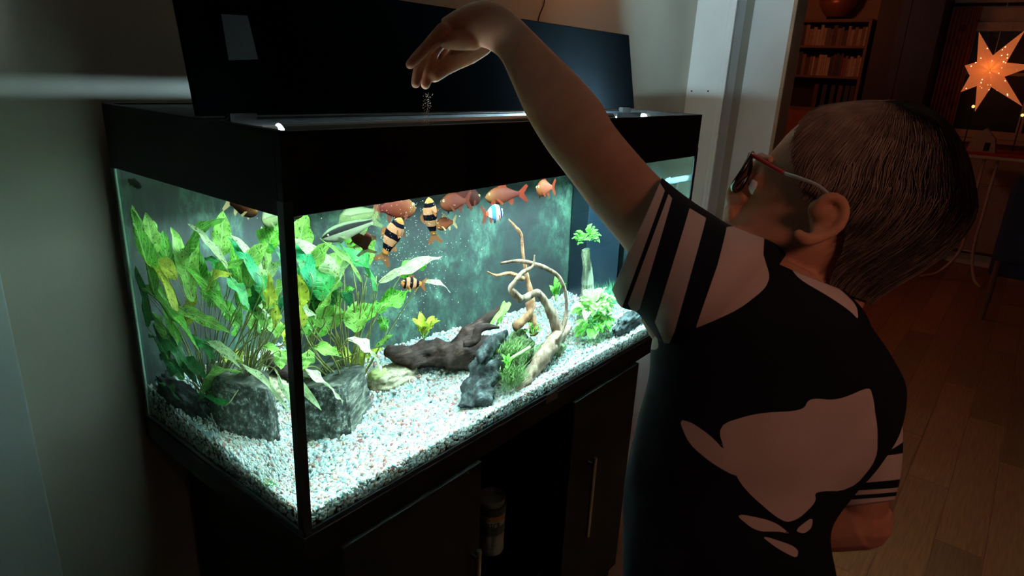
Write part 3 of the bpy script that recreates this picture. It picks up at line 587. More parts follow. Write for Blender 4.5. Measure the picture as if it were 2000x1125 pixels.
# ------------------------------------------------------------------ added dark box standing in for the dark right end, and the pipe
pf = tk(1148, 450, 1, .40)
fb = thing('dark_end_box', 'dark navy box standing in for the dark end pane in the rear right corner', 'filter', (1.12, .43, Z0))
keep(box('box_body', (pf[0], .40, Z0 + .01), (TL - .012, TD - .012, HB + .02), plain('dark_end_navy', (.003, .009, .015), .35), bevel=.004), fb)
for i in range(7): keep(box('box_groove', (pf[0] + .03, .3985, HB - .04 - i * .009), (TL - .04, .4005, HB - .036 - i * .009), m_black), fb)
pi = thing('return_pipe', 'pale grey elbow pipe seen through the right end pane', 'pipe', tk(1297, 400, 1, .14))
a = tk(1296, 470, 1, .14); a[2] = Z0 + .2; c_ = tk(1297, 362, 1, .14); e_ = tk(1350, 345, 1, .14)
b = MB(); b.tube(bez([a, (a + c_) / 2, c_ + [0, 0, -.008], c_ + [.006, 0, .006], c_ + [.02, 0, .010], c_ + [.026, -.012, .010], tk(1346, 347, 1, .03)], 6), .0085, 14); keep(b.build('pipe', plain('pipe_grey', (.20, .30, .36), .3), smooth=True), pi)
b = MB(); b.tube([c_ + [.018, -.004, .010], c_ + [.024, -.010, .010]], .0105, 14); keep(b.build('coupling', plain('pipe_coupling', (.25, .36, .42), .3)), pi)
# ================================================================== FISH
def fishmat(name, stops, noise_amt=.05, rough=.3, belly=None):
    k = N(name); uv = k.n('ShaderNodeUVMap'); sp = k.n('ShaderNodeSeparateXYZ'); k.l(uv, 0, sp, 0); tc = k.n('ShaderNodeTexCoord')
    nz = k.n('ShaderNodeTexNoise'); nz.inputs['Scale'].default_value = 120; k.l(tc, 'Object', nz, 'Vector')
    a = k.n('ShaderNodeMath', operation='MULTIPLY_ADD'); k.l(nz, 0, a, 0); a.inputs[1].default_value = noise_amt; k.l(sp, 0, a, 2)
    r = k.ramp(stops, 'CONSTANT' if len(stops) > 3 else 'LINEAR'); k.l(a, 0, r, 0); src = (r, 0)
    if belly:
        rb = k.ramp(belly[0]); k.l(sp, 1, rb, 0); mx = k.n('ShaderNodeMix', data_type='RGBA'); mx.inputs[0].default_value = belly[1]; k.l(r, 0, mx, 6); k.l(rb, 0, mx, 7); src = (mx, 2)
    b = k.n('ShaderNodeBsdfPrincipled'); b.inputs['Roughness'].default_value = .6; b.inputs['Specular IOR Level'].default_value = .03; k.l(*src, b, 'Base Color')
    vo = k.n('ShaderNodeTexVoronoi'); vo.inputs['Scale'].default_value = 900; k.l(tc, 'Object', vo, 'Vector'); bp = k.n('ShaderNodeBump'); bp.inputs['Strength'].default_value = .25; bp.inputs['Distance'].default_value = .0005; k.l(vo, 0, bp, 'Height'); k.l(bp, 0, b, 'Normal')
    k.l(b, 0, k.out, 0); return k.m
def finmat(name, col, al=.35):
    k = N(name); d = k.n('ShaderNodeBsdfDiffuse'); d.inputs[0].default_value = (*col, 1); t = k.n('ShaderNodeBsdfTranslucent'); t.inputs[0].default_value = (*col, 1)
    s = k.n('ShaderNodeMixShader'); s.inputs[0].default_value = .45; k.l(d, 0, s, 1); k.l(t, 0, s, 2)
    tr = k.n('ShaderNodeBsdfTransparent'); s2 = k.n('ShaderNodeMixShader'); s2.inputs[0].default_value = al; k.l(s, 0, s2, 1); k.l(tr, 0, s2, 2); k.l(s2, 0, k.out, 0); return k.m
OR, PK, BKB, NV, RD = (.26, .10, .025), (.30, .14, .07), (.001, .001, .003), (.003, .009, .035), (.30, .04, .02)
fm = {'loach': fishmat('loach_banded', [(0, OR), (.14, BKB), (.24, PK), (.42, BKB), (.58, PK), (.76, BKB), (.90, OR)]),
      'bluewhite': fishmat('blue_white_bands', [(0, (.7, .75, .8)), (.14, NV), (.26, (.85, .85, .85)), (.50, (.05, .15, .38)), (.72, (.8, .5, .35)), (.90, RD)]),
      'algae': fishmat('silver_black_stripe', [(0, (.30, .42, .28)), (1, (.35, .5, .3))], .02, .3, ([(.0, (.16, .19, .12)), (.46, (.12, .15, .09)), (.50, (.001, .0015, .001)), (.80, (.001, .0015, .001)), (.86, (.04, .06, .03)), (1, (.03, .05, .025))], 1.0)),
      'pale': fishmat('pale_green_fish', [(0, (.50, .62, .36)), (1, (.60, .66, .40))], .02, .3, ([(0, (.07, .10, .04)), (.5, (.055, .08, .03)), (.56, (.02, .03, .015)), (.64, (.08, .11, .05)), (1, (.02, .03, .015))], 1.0)),
      'rust': fishmat('rust_red_fish', [(0, (0.0468, 0.0139, 0.0054)), (.5, (0.0252, 0.0044, 0.0022)), (1, (0.0324, 0.0063, 0.0032))], .1),
      'dark': fishmat('dark_red_fish', [(0, (0.0180, 0.0044, 0.0022)), (.5, (0.0108, 0.0017, 0.0011)), (1, (0.0216, 0.0038, 0.0022))], .1),
      'gold': fishmat('golden_red_fish', [(0, (0.0621, 0.0265, 0.0081)), (.4, (0.0351, 0.0076, 0.0028)), (1, (0.0243, 0.0033, 0.0020))], .1),
      'orange': fishmat('orange_pink_fish', [(0, (0.0756, 0.0252, 0.0086)), (.6, (0.0648, 0.0151, 0.0065)), (1, (0.0648, 0.0176, 0.0086))], .1)}
fn = {'orange': finmat('fin_orange', (.22, .08, .025)), 'red': finmat('fin_red', (.13, .02, .01)), 'green': finmat('fin_green', (.12, .17, .07)), 'dark': finmat('fin_dark', (.07, .018, .012)), 'blue': finmat('fin_blue', (.08, .14, .30)), 'yellow': finmat('fin_yellow', (.45, .36, .18))}
m_eye = plain('fish_eye_black', (.004, .004, .004), .1); m_iris = plain('fish_eye_gold', (.55, .45, .25), .3)
def fish(label, head, tail, up, h, mat, fin, group=None, tf=.26, prof='loach', thick=.5, tailfork=.5, dor=.28):
    """head/tail: world points; up: world direction of the back; h: body height in metres"""
    head = np.array(head); tail = np.array(tail); L = np.linalg.norm(head - tail); x = (head - tail) / L; z = np.array(up, float); z -= x * (z @ x); z /= np.linalg.norm(z); y = np.cross(z, x)
    root = thing('fish', label, 'fish', (head + tail) / 2, group)
    pr_ = {'loach': [(0, .10), (.04, .38), (.12, .66), (.25, .92), (.4, 1), (.55, .95), (.7, .74), (.85, .50), (1, .36)],
           'deep': [(0, .06), (.04, .34), (.12, .62), (.25, .90), (.42, 1), (.58, .90), (.75, .60), (.9, .32), (1, .26)],
           'slim': [(0, .12), (.05, .45), (.15, .78), (.3, 1), (.5, .98), (.7, .78), (.85, .52), (1, .38)]}[prof]
    s = np.linspace(0, 1, 20); hh = np.interp(s, *zip(*pr_)) * h / 2; n = 14; rings = []; uvr = []
    bend = .04 * L * np.sin(s * 3.0 + len(label)) 
    for i, q in enumerate(s):
        c = head - x * L * q + y * bend[i] + z * (-.10 * h * (1 - q) if prof != 'slim' else 0) * math.cos(q * 3)
        a = np.linspace(0, 2 * math.pi, n, endpoint=False)[:, None]; tk_ = thick * (1 - .55 * q)
        rings.append(c + np.sin(a) * z * hh[i] + np.cos(a) * y * hh[i] * tk_)
    b = MB(); b.loft(rings); o = b.build('body', fm[mat], smooth=True); me = o.data
    vi = np.empty(len(me.loops), np.int32); me.loops.foreach_get('vertex_index', vi); uvl = me.uv_layers.new(name='UVMap')
    u = s[vi // n]; v = .5 + .5 * np.sin((vi % n) / n * 2 * math.pi); uvl.data.foreach_set('uv', np.stack([u, v], 1).ravel()); keep(o, root)
    def fin_(name, P, m):
        P = np.array(P); b = MB(); b.loft([P + y * .0002, P - y * .0002]); keep(b.build(name, m), root)
    pt = lambda a, q, k_=0: head - x * L * a + z * q + y * k_ + y * float(np.interp(a, s, bend))
    te = hh[-1]; TL_ = tf * L
    fin_('tail_fin', [pt(.97, te), pt(1 + TL_ / L * .8, h * .55), pt(1 + TL_ / L, h * .42), pt(1 + TL_ / L * tailfork, 0), pt(1 + TL_ / L, -h * .42), pt(1 + TL_ / L * .8, -h * .55), pt(.97, -te)], fn[fin])
    fin_('dorsal_fin', [pt(.36, h * .45), pt(.46, h * (.45 + dor)), pt(.60, h * (.42 + dor * .8)), pt(.66, h * .30)], fn[fin])
    fin_('anal_fin', [pt(.66, -h * .30), pt(.76, -h * .62), pt(.82, -h * .5), pt(.82, -h * .2)], fn[fin])
    for sd in (1, -1):
        P = np.array([pt(.27, -h * .22), pt(.38, -h * .60), pt(.44, -h * .52), pt(.36, -h * .25)]) + sd * y * hh[5] * thick * .8; P[1:3] += sd * y * h * .16
        b = MB(); b.loft([P + z * .0002, P - z * .0002]); keep(b.build('pectoral_fin', fn[fin]), root)
        c = pt(.10, h * .06) + sd * y * np.interp(.10, s, hh) * thick * .80
        b = MB(); b.sphere(c, h * .075, 10, 6); e = keep(b.build('eye', m_iris, smooth=True), root)
        b = MB(); b.sphere(c + sd * y * h * .035, h * .048, 8, 6); pu = b.build('pupil', m_eye, smooth=True); pu.parent = e; pu.matrix_parent_inverse = Matrix.Identity(4)
    return root
UPF = lambda u, v: M @ np.array([u, -v, 0.0])             # a direction given as it looks in the picture (right, down)
def FP(u, v, y): return tk(u, v, 1, y)
g1 = 'banded loaches feeding near the surface'
fish('large black banded loach rising head up, left of the other upright one', FP(779, 424, .13), FP(752, 497, .15), UPF(-1, -.4), .034, 'loach', 'orange', g1)
fish('black banded loach rising head up in the falling food, right of the larger one', FP(834, 387, .15), FP(848, 458, .16), UPF(-1, .1), .029, 'loach', 'orange', g1)
fish('small banded loach swimming left beside the long white leaf', FP(783, 551, .13), FP(824, 555, .13), UPF(0, -1), .023, 'loach', 'orange', g1, dor=.2)
fish('blue and white banded fish with a red tail facing right', FP(981, 412, .16), FP(950, 418, .16), UPF(-.1, -1), .034, 'bluewhite', 'red', prof='deep')
fish('silver algae eater with a black stripe above the broad leaves', FP(632, 465, .09), FP(724, 434, .12), UPF(-.2, -1), .026, 'algae', 'green', prof='slim', tf=.2, dor=.5)
fish('pale green fish just under the hood near the front seam', FP(665, 428, .20), FP(728, 415, .22), UPF(0, -1), .032, 'pale', 'green', prof='slim', tf=.2)
fish('pale fish in the top left corner of the side pane', tk(278, 366, 0, .05, 'L'), tk(246, 350, 0, .05, 'L'), UPF(.2, -1), .014, 'pale', 'green', prof='slim')
g2 = 'reddish fish crowding under the hood'
fish('rust coloured fish nose up beside the upright loach', FP(702, 446, .12), FP(714, 488, .13), UPF(1, -.3), .034, 'rust', 'dark', g2, prof='deep')
fish('dark red fish with a yellow face partly hidden by the hood edge', FP(812, 402, .18), FP(742, 408, .18), UPF(0, -1), .042, 'gold', 'dark', g2, prof='deep')
fish('brown red fish swimming left above the falling food', FP(858, 396, .22), FP(910, 392, .22), UPF(0, -1), .036, 'rust', 'dark', g2, prof='deep')
fish('darkest red fish touching the hood edge in the middle of the shoal', FP(938, 385, .26), FP(890, 382, .26), UPF(0, -1), .038, 'dark', 'dark', g2, prof='deep')
fish('long golden and red fish under the hood, right of the shoal', FP(946, 383, .20), FP(1016, 378, .20), UPF(0, -1), .036, 'gold', 'red', g2, prof='deep')
fish('rounded orange pink fish farthest right under the hood', FP(1048, 367, .18), FP(1078, 366, .18), UPF(0, -1), .036, 'orange', 'red', g2, prof='deep')
fish('blurred orange fish hovering right of the upright loach', FP(852, 438, .24), FP(884, 434, .24), UPF(0, -1), .026, 'orange', 'yellow', g2, prof='deep')
fish('orange red fish showing its pale fins in the side pane', tk(505, 412, 0, .09, 'L'), tk(448, 396, 0, .09, 'L'), UPF(.1, -1), .028, 'gold', 'yellow', g2, prof='deep')
# food crumbs and bubbles in the water, and the pinch falling from the fingers
c = []
for i in range(420):
    u = 800 + rng.normal() * 52; v = rng.uniform(385, 640) if rng.random() < .35 else 470 + rng.normal() * 55
    if v < 385: continue
    c.append(tk(u, v, 1, rng.uniform(.05, .22)))
c = np.array(c); me = scatter_mesh('food_crumbs', c, rng.uniform(.0004, .0010, len(c)), i1v, i1f); o = link('food_crumbs', me, plain('crumb_pale', (.85, .85, .72), .5), smooth=True); tag(o, 'pale food crumbs and bubbles drifting between the fish', 'fish food', kind='stuff')
c = np.array([hit(834 + rng.normal() * 5, 176 + 90 * rng.random() ** .8, 1, .035) for i in range(260)]); me = scatter_mesh('falling_food', c, rng.uniform(.0003, .0007, len(c)), i1v, i1f)
o = link('falling_food', me, plain('crumb_tan', (.55, .46, .32), .6), smooth=True); tag(o, 'fine food flakes falling from the fingers towards the water', 'fish food', kind='stuff')

# ================================================================== CABINET
cab = thing('aquarium_cabinet', 'black aquarium cabinet with steel bar handles and an open middle bay', 'cabinet', (.55, .25, 0))
CX0, CX1, CY0 = .055, .985, .004; ZT = Z0 - .0045
m_cab = plain('cabinet_black', (.008, .007, .006), .5, var=.25, scale=12, bump=.05, bscale=200, spec=.15)
m_steel = plain('brushed_steel', (.50, .50, .48), .35, metal=1, var=.05)
cp_ = lambda n_, lo, hi, m_=m_cab, bv=.0012: keep(box(n_, lo, hi, m_, bevel=bv), cab)
cp_('top_board', (-.006, -.006, ZT - .046), (1.09 + .12, TD + .005, ZT))
for x0, x1 in ((CX0, CX0 + .018), (.375, .393), (.668, .686), (CX1 - .018, CX1)): cp_('side_panel', (x0, CY0 + (.0 if x0 in (CX0, CX1 - .018) else .002), 0), (x1, TD - .01, ZT - .0465))
cp_('bottom_board', (CX0 + .0185, CY0 + .002, .05), (CX1 - .0185, TD - .012, .068)); cp_('back_board', (CX0 + .019, TD - .011, .07), (CX1 - .019, TD - .006, ZT - .048))
for z, m_ in ((.38, m_blk2), (.22, m_cab)): cp_('shelf', (.3935, CY0 + .012, z), (.6675, TD - .013, z + .012), m_)
for x0, x1, hx, z0_, z1_ in ((CX0 - .001, .372, .352, .29, .507), (.689, CX1 + .001, .772, .286, .514)):
    d = cp_('door', (x0, CY0 - .018, .05), (x1, CY0 - .0005, ZT - .048))
    b = MB(); b.tube([(hx, CY0 - .036, z0_), (hx, CY0 - .036, z1_)], .0052, 12)
    for z in (z0_ + .02, z1_ - .02): b.tube([(hx, CY0 - .036, z), (hx, CY0 - .018, z)], .004, 8)
    h_ = b.build('handle', m_steel); h_.parent = d; h_.matrix_parent_inverse = d.matrix_world.inverted() if 0 else Matrix.Identity(4)
P = [hit(u, v, 1, -.0065) for u, v in ((1066, 790), (1089, 777), (1089, 760), (1067, 772))]
keep(plate(P, .0006, (0, -1, 0)).build('thin_plate', plain('sticker_brown', (.14, .10, .085), .6)), cab)
# food can on the shelf
can = thing('food_can', 'small round fish food can with a pale label on the cabinet shelf', 'can', (.478, .045, .3925))
cx, cy, cz = .478, .045, .3925; R0 = .031
def can_lathe(prof, mat, name, n=32):
    a = np.linspace(0, 2 * math.pi, n, endpoint=False); b = MB(); b.loft([np.stack([cx + r_ * np.cos(a), cy + r_ * np.sin(a), np.full(n, cz + z_)], 1) for r_, z_ in prof]); return keep(b.build(name, mat, smooth=False), can)
can_lathe([(R0 - .001, 0), (R0, .002), (R0, .014)], plain('can_base_white', (.5, .5, .48), .3), 'base_ring'); can_lathe([(R0 - .0004, .014), (R0 - .0004, .102)], plain('can_label_white', (.46, .43, .38), .4, var=.25, scale=60), 'label')
can_lathe([(R0, .0525), (R0 + .0003, .053), (R0 + .0003, .074), (R0, .0745)], plain('can_band_dark', (.06, .055, .06), .4), 'dark_band')
can_lathe([(R0, .0885), (R0 + .0003, .089), (R0 + .0003, .100), (R0, .1005)], plain('can_band_orange', (.55, .25, .08), .4), 'orange_band')
can_lathe([(R0 + .001, .102), (R0 + .0015, .104), (R0 + .0015, .118), (R0, .120), (R0 - .004, .120), (R0 - .005, .112)], plain('can_collar_black', (.03, .03, .03), .4), 'collar')
can_lathe([(R0 - .003, .120), (R0 - .002, .134), (R0 - .003, .134), (R0 - .004, .1205)], plain('can_rim_tan', (.40, .32, .26), .4), 'rim')
txt = bpy.data.curves.new('lettering', 'FONT'); txt.body = 'Tetra'; txt.size = .019; txt.extrude = .0003; txt.align_x = 'CENTER'
to = bpy.data.objects.new('lettering', txt); S.collection.objects.link(to); txt.materials.append(m_blk)
me = None
bpy.context.view_layer.update(); dg = bpy.context.evaluated_depsgraph_get(); me = bpy.data.meshes.new_from_object(to.evaluated_get(dg)); bpy.data.objects.remove(to)
aim = math.atan2(CP[1] - cy, CP[0] - cx)
for v in me.vertices:
    a = aim + v.co.x / R0; r_ = R0 + .0004 + v.co.z; v.co = (cx + r_ * math.cos(a), cy + r_ * math.sin(a), cz + .0765 + v.co.y)
me.materials.clear(); me.materials.append(m_blk); lo_ = bpy.data.objects.new('lettering', me); S.collection.objects.link(lo_); keep(lo_, can)

# ================================================================== FAR ROOM
m_pine = plain('bookcase_brown', (.22, .10, .05), .5, var=.2, scale=10)
BX = 6.0; by0, by1 = .66, 1.52; bk = thing('bookcase', 'brown wooden bookcase against the far wall behind the doorway', 'bookcase', (BX + .14, (by0 + by1) / 2, 0))
for y0, y1 in ((by0, by0 + .025), (by1 - .025, by1)): keep(box('side_panel', (BX, y0, 0), (BX + .28, y1, 1.96), m_pine, bevel=.002), bk)
keep(box('back_board', (BX + .26, by0 + .026, .02), (BX + .275, by1 - .026, 1.93), plain('bookcase_back', (.05, .02, .012), .7)), bk)
SH = [(1.935, .025), (1.725, .02), (1.475, .02), (1.19, .03), (.80, .02), (.42, .02), (.06, .03)]
for z, t_ in SH: keep(box('shelf', (BX + .003, by0 + .0255, z), (BX + .259, by1 - .0255, z + t_), m_pine, bevel=.001), bk)
bkdoor = keep(box('door_panel', (BX - .006, by0 + .027, .83), (BX + .001, by1 - .027, 1.19), plain('bookcase_door_orange', (.36, .13, .05), .5), bevel=.002), bk)
cols = [(.45, .30, .22), (.30, .16, .12), (.12, .05, .05), (.05, .05, .06), (.55, .42, .32), (.38, .08, .06), (.20, .14, .12), (.62, .50, .40)]
bm_ = [plain('book_cover_%d' % i, c_, .55) for i, c_ in enumerate(cols)]; m_page = plain('book_pages', (.62, .55, .42), .8)
cn = ['tan', 'reddish brown', 'dark maroon', 'black', 'cream', 'red', 'grey brown', 'pale']
def book(y, z, t_, h_, d_, ci, lab, grp):
    r_ = thing('book', lab, 'book', (BX + .07, y + t_ / 2, z), grp)
    b = MB(); x0 = BX + .05; b.box((x0, y, z), (x0 + .003, y + t_, z + h_)); b.box((x0 + .003, y, z), (x0 + d_, y + .002, z + h_)); b.box((x0 + .003, y + t_ - .002, z), (x0 + d_, y + t_, z + h_)); keep(b.build('cover', bm_[ci]), r_)
    keep(box('pages', (x0 + .0032, y + .0022, z + .003), (x0 + d_ - .004, y + t_ - .0022, z + h_ - .003), m_page), r_); return r_
rb = random.Random(3)
ordn = lambda n: '%d%s' % (n, 'th' if 10 < n % 100 < 14 else {1: 'st', 2: 'nd', 3: 'rd'}.get(n % 10, 'th'))
for ri, (z, hmax, grp, name) in enumerate(((1.745, .175, 'books on the top shelf of the bookcase', 'top'), (1.495, .20, 'books on the second shelf of the bookcase', 'second'))):
    y = by0 + .03; i = 0
    while y < by1 - .06:
        t_ = rb.uniform(.014, .032); h_ = hmax * rb.uniform(.72, 1.0); ci = rb.choice([0, 4, 7, 0, 1]) if (i // 6) % 2 == 0 else rb.choice([2, 3, 5, 6, 1])
        book(y, z, t_, h_, rb.uniform(.13, .17), ci, '%s book, %s from the right end of the %s shelf of the bookcase' % (cn[ci], ordn(i + 1), name), grp); y += t_ + .0015; i += 1
for i, (yy, ci) in enumerate(((.70, 3), (.745, 3), (.80, 2), (.86, 3), (.93, 3), (1.0, 2))): book(yy, 1.22, .035, .20, .18, ci, 'dark binder, %s from the right end of the third shelf of the bookcase' % ordn(i + 1), 'dark binders on the third shelf')
# candle on the third shelf
q = hit(1678, 172, 0, BX + .03); cnd = thing('candlestick', 'small gold tipped candlestick at the right end of the third shelf', 'candlestick', (BX + .02, q[1], 1.2205))
b = MB(); b.tube([(BX + .02, q[1], 1.2205), (BX + .02, q[1], 1.42)], .004, 8); keep(b.build('stem', plain('brass', (.6, .4, .15), .3, metal=1)), cnd); b = MB(); b.tube([(BX + .02, q[1], 1.42), (BX + .02, q[1], 1.47)], .009, 10); keep(b.build('cup', plain('brass_bright', (.9, .55, .25), .25)), cnd)
# bowl-like lantern on top of the bookcase
q = hit(1632, 20, 0, 6.1); bw = thing('wall_bowl', 'round copper coloured bowl standing on top of the bookcase', 'bowl', (6.13, q[1], 1.961))
b = MB(); prof = [(.04, 0), (.05, .006), (.10, .05), (.145, .12), (.16, .19), (.153, .19), (.138, .12), (.09, .055), (.02, .02)]; a = np.linspace(0, 6.283, 28, endpoint=False)
b.loft([np.stack([6.13 + r_ * .8 * np.cos(a), q[1] + r_ * np.sin(a), np.full(28, 1.961 + z_)], 1) for r_, z_ in prof]); keep(b.build('shell', plain('copper', (.45, .18, .12), .35, metal=.4), smooth=True), bw)
b = MB(); b.tube([(6.13, q[1], 1.9612), (6.13, q[1], 1.985)], .07, 20); keep(b.build('foot', m_blk), bw)
# tall dark cupboard
cu = thing('cupboard', 'tall dark wooden cupboard between the bookcase and the window', 'cupboard', (6.0, .35, 0)); m_cu = plain('cupboard_dark', (.035, .025, .035), .5, var=.2)
keep(box('carcass', (5.88, .14, 0), (6.27, .60, 2.12), m_cu, bevel=.003), cu)
for y0, y1, hy in ((.145, .369, .35), (.371, .595, .39)):
    d = keep(box('door', (5.862, y0, .08), (5.8795, y1, 2.10), m_cu, bevel=.002), cu); kb = MB(); kb.sphere((5.850, hy, 1.25), .012, 10, 6); kk = kb.build('knob', plain('knob_dull', (.25, .15, .12), .3), smooth=True); kk.parent = d; kk.matrix_parent_inverse = Matrix.Identity(4)
# window with frame, sill, dark panes
wz0, wz1, wy0, wy1 = 1.12, 1.88, -1.35, -.06
wn = struct(box('window_1', (FX - .012, wy0, wz0), (FX - .002, wy1, wz1), plain('night_glass', (.004, .005, .010), .45, var=.02)))
m_frame = plain('window_frame_paint', (.45, .32, .24), .5)
for n_, lo, hi in (('window_frame', (FX - .04, wy0 - .06, wz1), (FX, wy1 + .06, wz1 + .07)), ('window_frame', (FX - .04, wy0 - .06, wz0 - .06), (FX, wy1 + .06, wz0)), ('window_frame', (FX - .04, wy1, wz0), (FX, wy1 + .06, wz1)), ('window_frame', (FX - .04, wy0 - .06, wz0), (FX, wy0, wz1)),
                   ('mullion', (FX - .035, -.53, wz0), (FX - .012, -.49, wz1)), ('mullion', (FX - .035, wy0, 1.55), (FX - .012, wy1, 1.575)), ('window_sill', (FX - .20, wy0 - .1, wz0 - .09), (FX, wy1 + .1, wz0 - .0605))): keep(box(n_, lo, hi, m_frame, bevel=.003), wn)
# patterned curtain beside the window
ct = thing('curtain', 'rust patterned curtain hanging left of the star window', 'curtain', (FX - .10, .02, 1.0)); nu_ = 60; P = np.zeros((14, nu_, 3))
for i in range(14):
    for j in range(nu_): P[i, j] = (FX - .11 + .018 * math.sin(j * .75), -.06 + .19 * j / (nu_ - 1), 1.02 + (2.05 - 1.02) * i / 13)
b = MB(); b.grid(P); P2 = P[::-1] + [.002, 0, 0]; b.grid(P2)
k = N('curtain_cloth'); bb = k.n('ShaderNodeBsdfPrincipled'); k.l(bb, 0, k.out, 0); bb.inputs['Roughness'].default_value = .9; tcc = k.n('ShaderNodeTexCoord'); vo = k.n('ShaderNodeTexVoronoi'); vo.inputs['Scale'].default_value = 9; k.l(tcc, 'Object', vo, 'Vector'); r = k.ramp([(.25, (.20, .05, .03)), (.32, (.34, .12, .07))]); k.l(vo, 0, r, 0); k.l(r, 0, bb, 'Base Color')
keep(b.build('cloth', k.m, smooth=True), ct); b = MB(); b.tube([(FX - .11, -1.5, 2.07), (FX - .11, .14, 2.07)], .012, 10); keep(b.build('rod', m_blk), ct)
# paper star with a bulb, hung on a cord
SC = hit(1934, 138, 0, 5.75); star = thing('paper_star', 'glowing orange pierced paper star hanging in the window', 'star lamp', SC)
k = N('star_paper'); dd = k.n('ShaderNodeBsdfDiffuse'); tt = k.n('ShaderNodeBsdfTranslucent'); s_ = k.n('ShaderNodeMixShader'); s_.inputs[0].default_value = .6; k.l(dd, 0, s_, 1); k.l(tt, 0, s_, 2)
tcc = k.n('ShaderNodeTexCoord'); vo = k.n('ShaderNodeTexVoronoi'); vo.inputs['Scale'].default_value = 30; k.l(tcc, 'Object', vo, 'Vector'); r = k.ramp([(.10, (1, .80, .5)), (.16, (.0, .0, .0))]); k.l(vo, 0, r, 0)
dd.inputs[0].default_value = (.75, .42, .2, 1); tt.inputs[0].default_value = (.95, .55, .25, 1); em = k.n('ShaderNodeEmission'); k.l(r, 0, em, 0); em.inputs[1].default_value = 1.6; ad = k.n('ShaderNodeAddShader'); k.l(s_, 0, ad, 0)
lw = k.n('ShaderNodeTexNoise'); lw.inputs['Scale'].default_value = 6; e2 = k.n('ShaderNodeEmission'); e2.inputs[0].default_value = (1, .42, .16, 1); e2.inputs[1].default_value = .12; ad2 = k.n('ShaderNodeAddShader'); k.l(em, 0, ad2, 0); k.l(e2, 0, ad2, 1); k.l(ad2, 0, ad, 1); k.l(ad, 0, k.out, 0)
tips = [(1912, 62), (2003, 58), (2022, 128), (1997, 208), (1904, 218), (1876, 180), (1884, 128)]; tips = [hit(u, v, 0, 5.75) for u, v in tips]; inn = [(1939, 108), (1966, 122), (1962, 150), (1936, 170), (1908, 168), (1894, 148), (1908, 121)]; inn = [hit(u, v, 0, 5.75) for u, v in inn]
for i in range(7):
    T_, A_, B_ = tips[i], inn[i - 1], inn[i]
    if i == 0: A_, B_ = inn[6], inn[0]
    for sg, nm in ((-1, 'front'), (1, 'back')):
        ctr = SC + [sg * .055, 0, 0]; b = MB(); o_ = np.array([sg * .0008, 0, 0]); b.loft([np.array([ctr, A_, T_]), np.array([ctr, A_, T_]) - o_]); b.loft([np.array([ctr, T_, B_]), np.array([ctr, T_, B_]) - o_]); keep(b.build('star_point', k.m), star)
b = MB(); bc = SC + [-.0, 0, .02]; b.sphere(bc, (.016, .016, .024), 12, 8); kk = N('bulb_glow'); e = kk.n('ShaderNodeEmission'); e.inputs[0].default_value = (1, .62, .25, 1); e.inputs[1].default_value = 14; kk.l(e, 0, kk.out, 0); keep(b.build('bulb', kk.m, smooth=True), star)
b = MB(); b.tube([bc + [0, 0, .02], bc + [0, 0, .06], [bc[0], bc[1], CEIL - .001]], .0025, 6); keep(b.build('cord', plain('cord_pale', (.5, .4, .3), .6)), star)
for u, v in ((1901, 208), (1997, 225)):
    q = hit(u, v, 0, 5.95); t = thing('candle_bulb', 'small glowing bulb below the paper star' if u < 1950 else 'small glowing bulb at the right edge under the star', 'light', q); b = MB(); b.sphere(q, .012, 10, 6); kk = N('small_bulb'); e = kk.n('ShaderNodeEmission'); e.inputs[0].default_value = (1, .6, .2, 1); e.inputs[1].default_value = 1.5; kk.l(e, 0, kk.out, 0); keep(b.build('bulb', kk.m, smooth=True), t)
    b = MB(); b.tube([q + [0, 0, -.011], [q[0], q[1], .94]], .004, 6); keep(b.build('stem', m_blk), t)
# white table with red top and curved tube legs
TX = 5.42; tb = thing('side_table', 'white table with red top and bent tube legs by the window', 'table', (TX, -.42, 0)); tz = .955
m_tw = plain('table_white', (.62, .50, .42), .4); keep(box('tabletop', (TX, -.95, tz), (TX + .62, -.175, tz + .026), m_tw, bevel=.008), tb); keep(box('red_cloth', (TX + .004, -.945, tz + .0262), (TX + .61, -.18, tz + .040), plain('cloth_red', (.50, .03, .02), .8), bevel=.003), tb)
A0 = hit(1915, 562, 2, .012); A1 = hit(1797, 540, 2, .012)
for e_, s_ in ((A0, -.46), (A1, -.38)):
    P = bez([e_, e_ * .45 + np.array([TX + .18, s_, 0]) * .55 + [0, 0, .06], [TX + .16, s_, .26], [TX + .12, s_, .60], [TX + .10, s_, tz - .002]], 8); b = MB(); b.tube(P, .011, 8); keep(b.build('leg', m_tw, smooth=True), tb)
b = MB(); b.tube([(TX + .16, -.46, .25), (TX + .16, -.38, .25)], .006, 8); keep(b.build('crossbar', m_tw), tb)
hz = tz + .0405; q = hit(1925, 262, 0, TX + .2)
hs = thing('card_house', 'small folded card house standing on the red table top', 'ornament', (TX + .2, q[1], hz)); b = MB(); yy = q[1]
b.loft([np.array([(TX + .12, yy - .09, hz), (TX + .12, yy + .09, hz), (TX + .12, yy + .07, hz + .10), (TX + .12, yy, hz + .17), (TX + .12, yy - .07, hz + .10)]), np.array([(TX + .26, yy - .09, hz), (TX + .26, yy + .09, hz), (TX + .26, yy + .07, hz + .10), (TX + .26, yy, hz + .17), (TX + .26, yy - .07, hz + .10)])]); keep(b.build('walls', plain('card_tan', (.45, .34, .26), .7)), hs)
keep(box('opening', (TX + .118, yy - .05, hz + .01), (TX + .121, yy - .015, hz + .07), m_blk), hs)
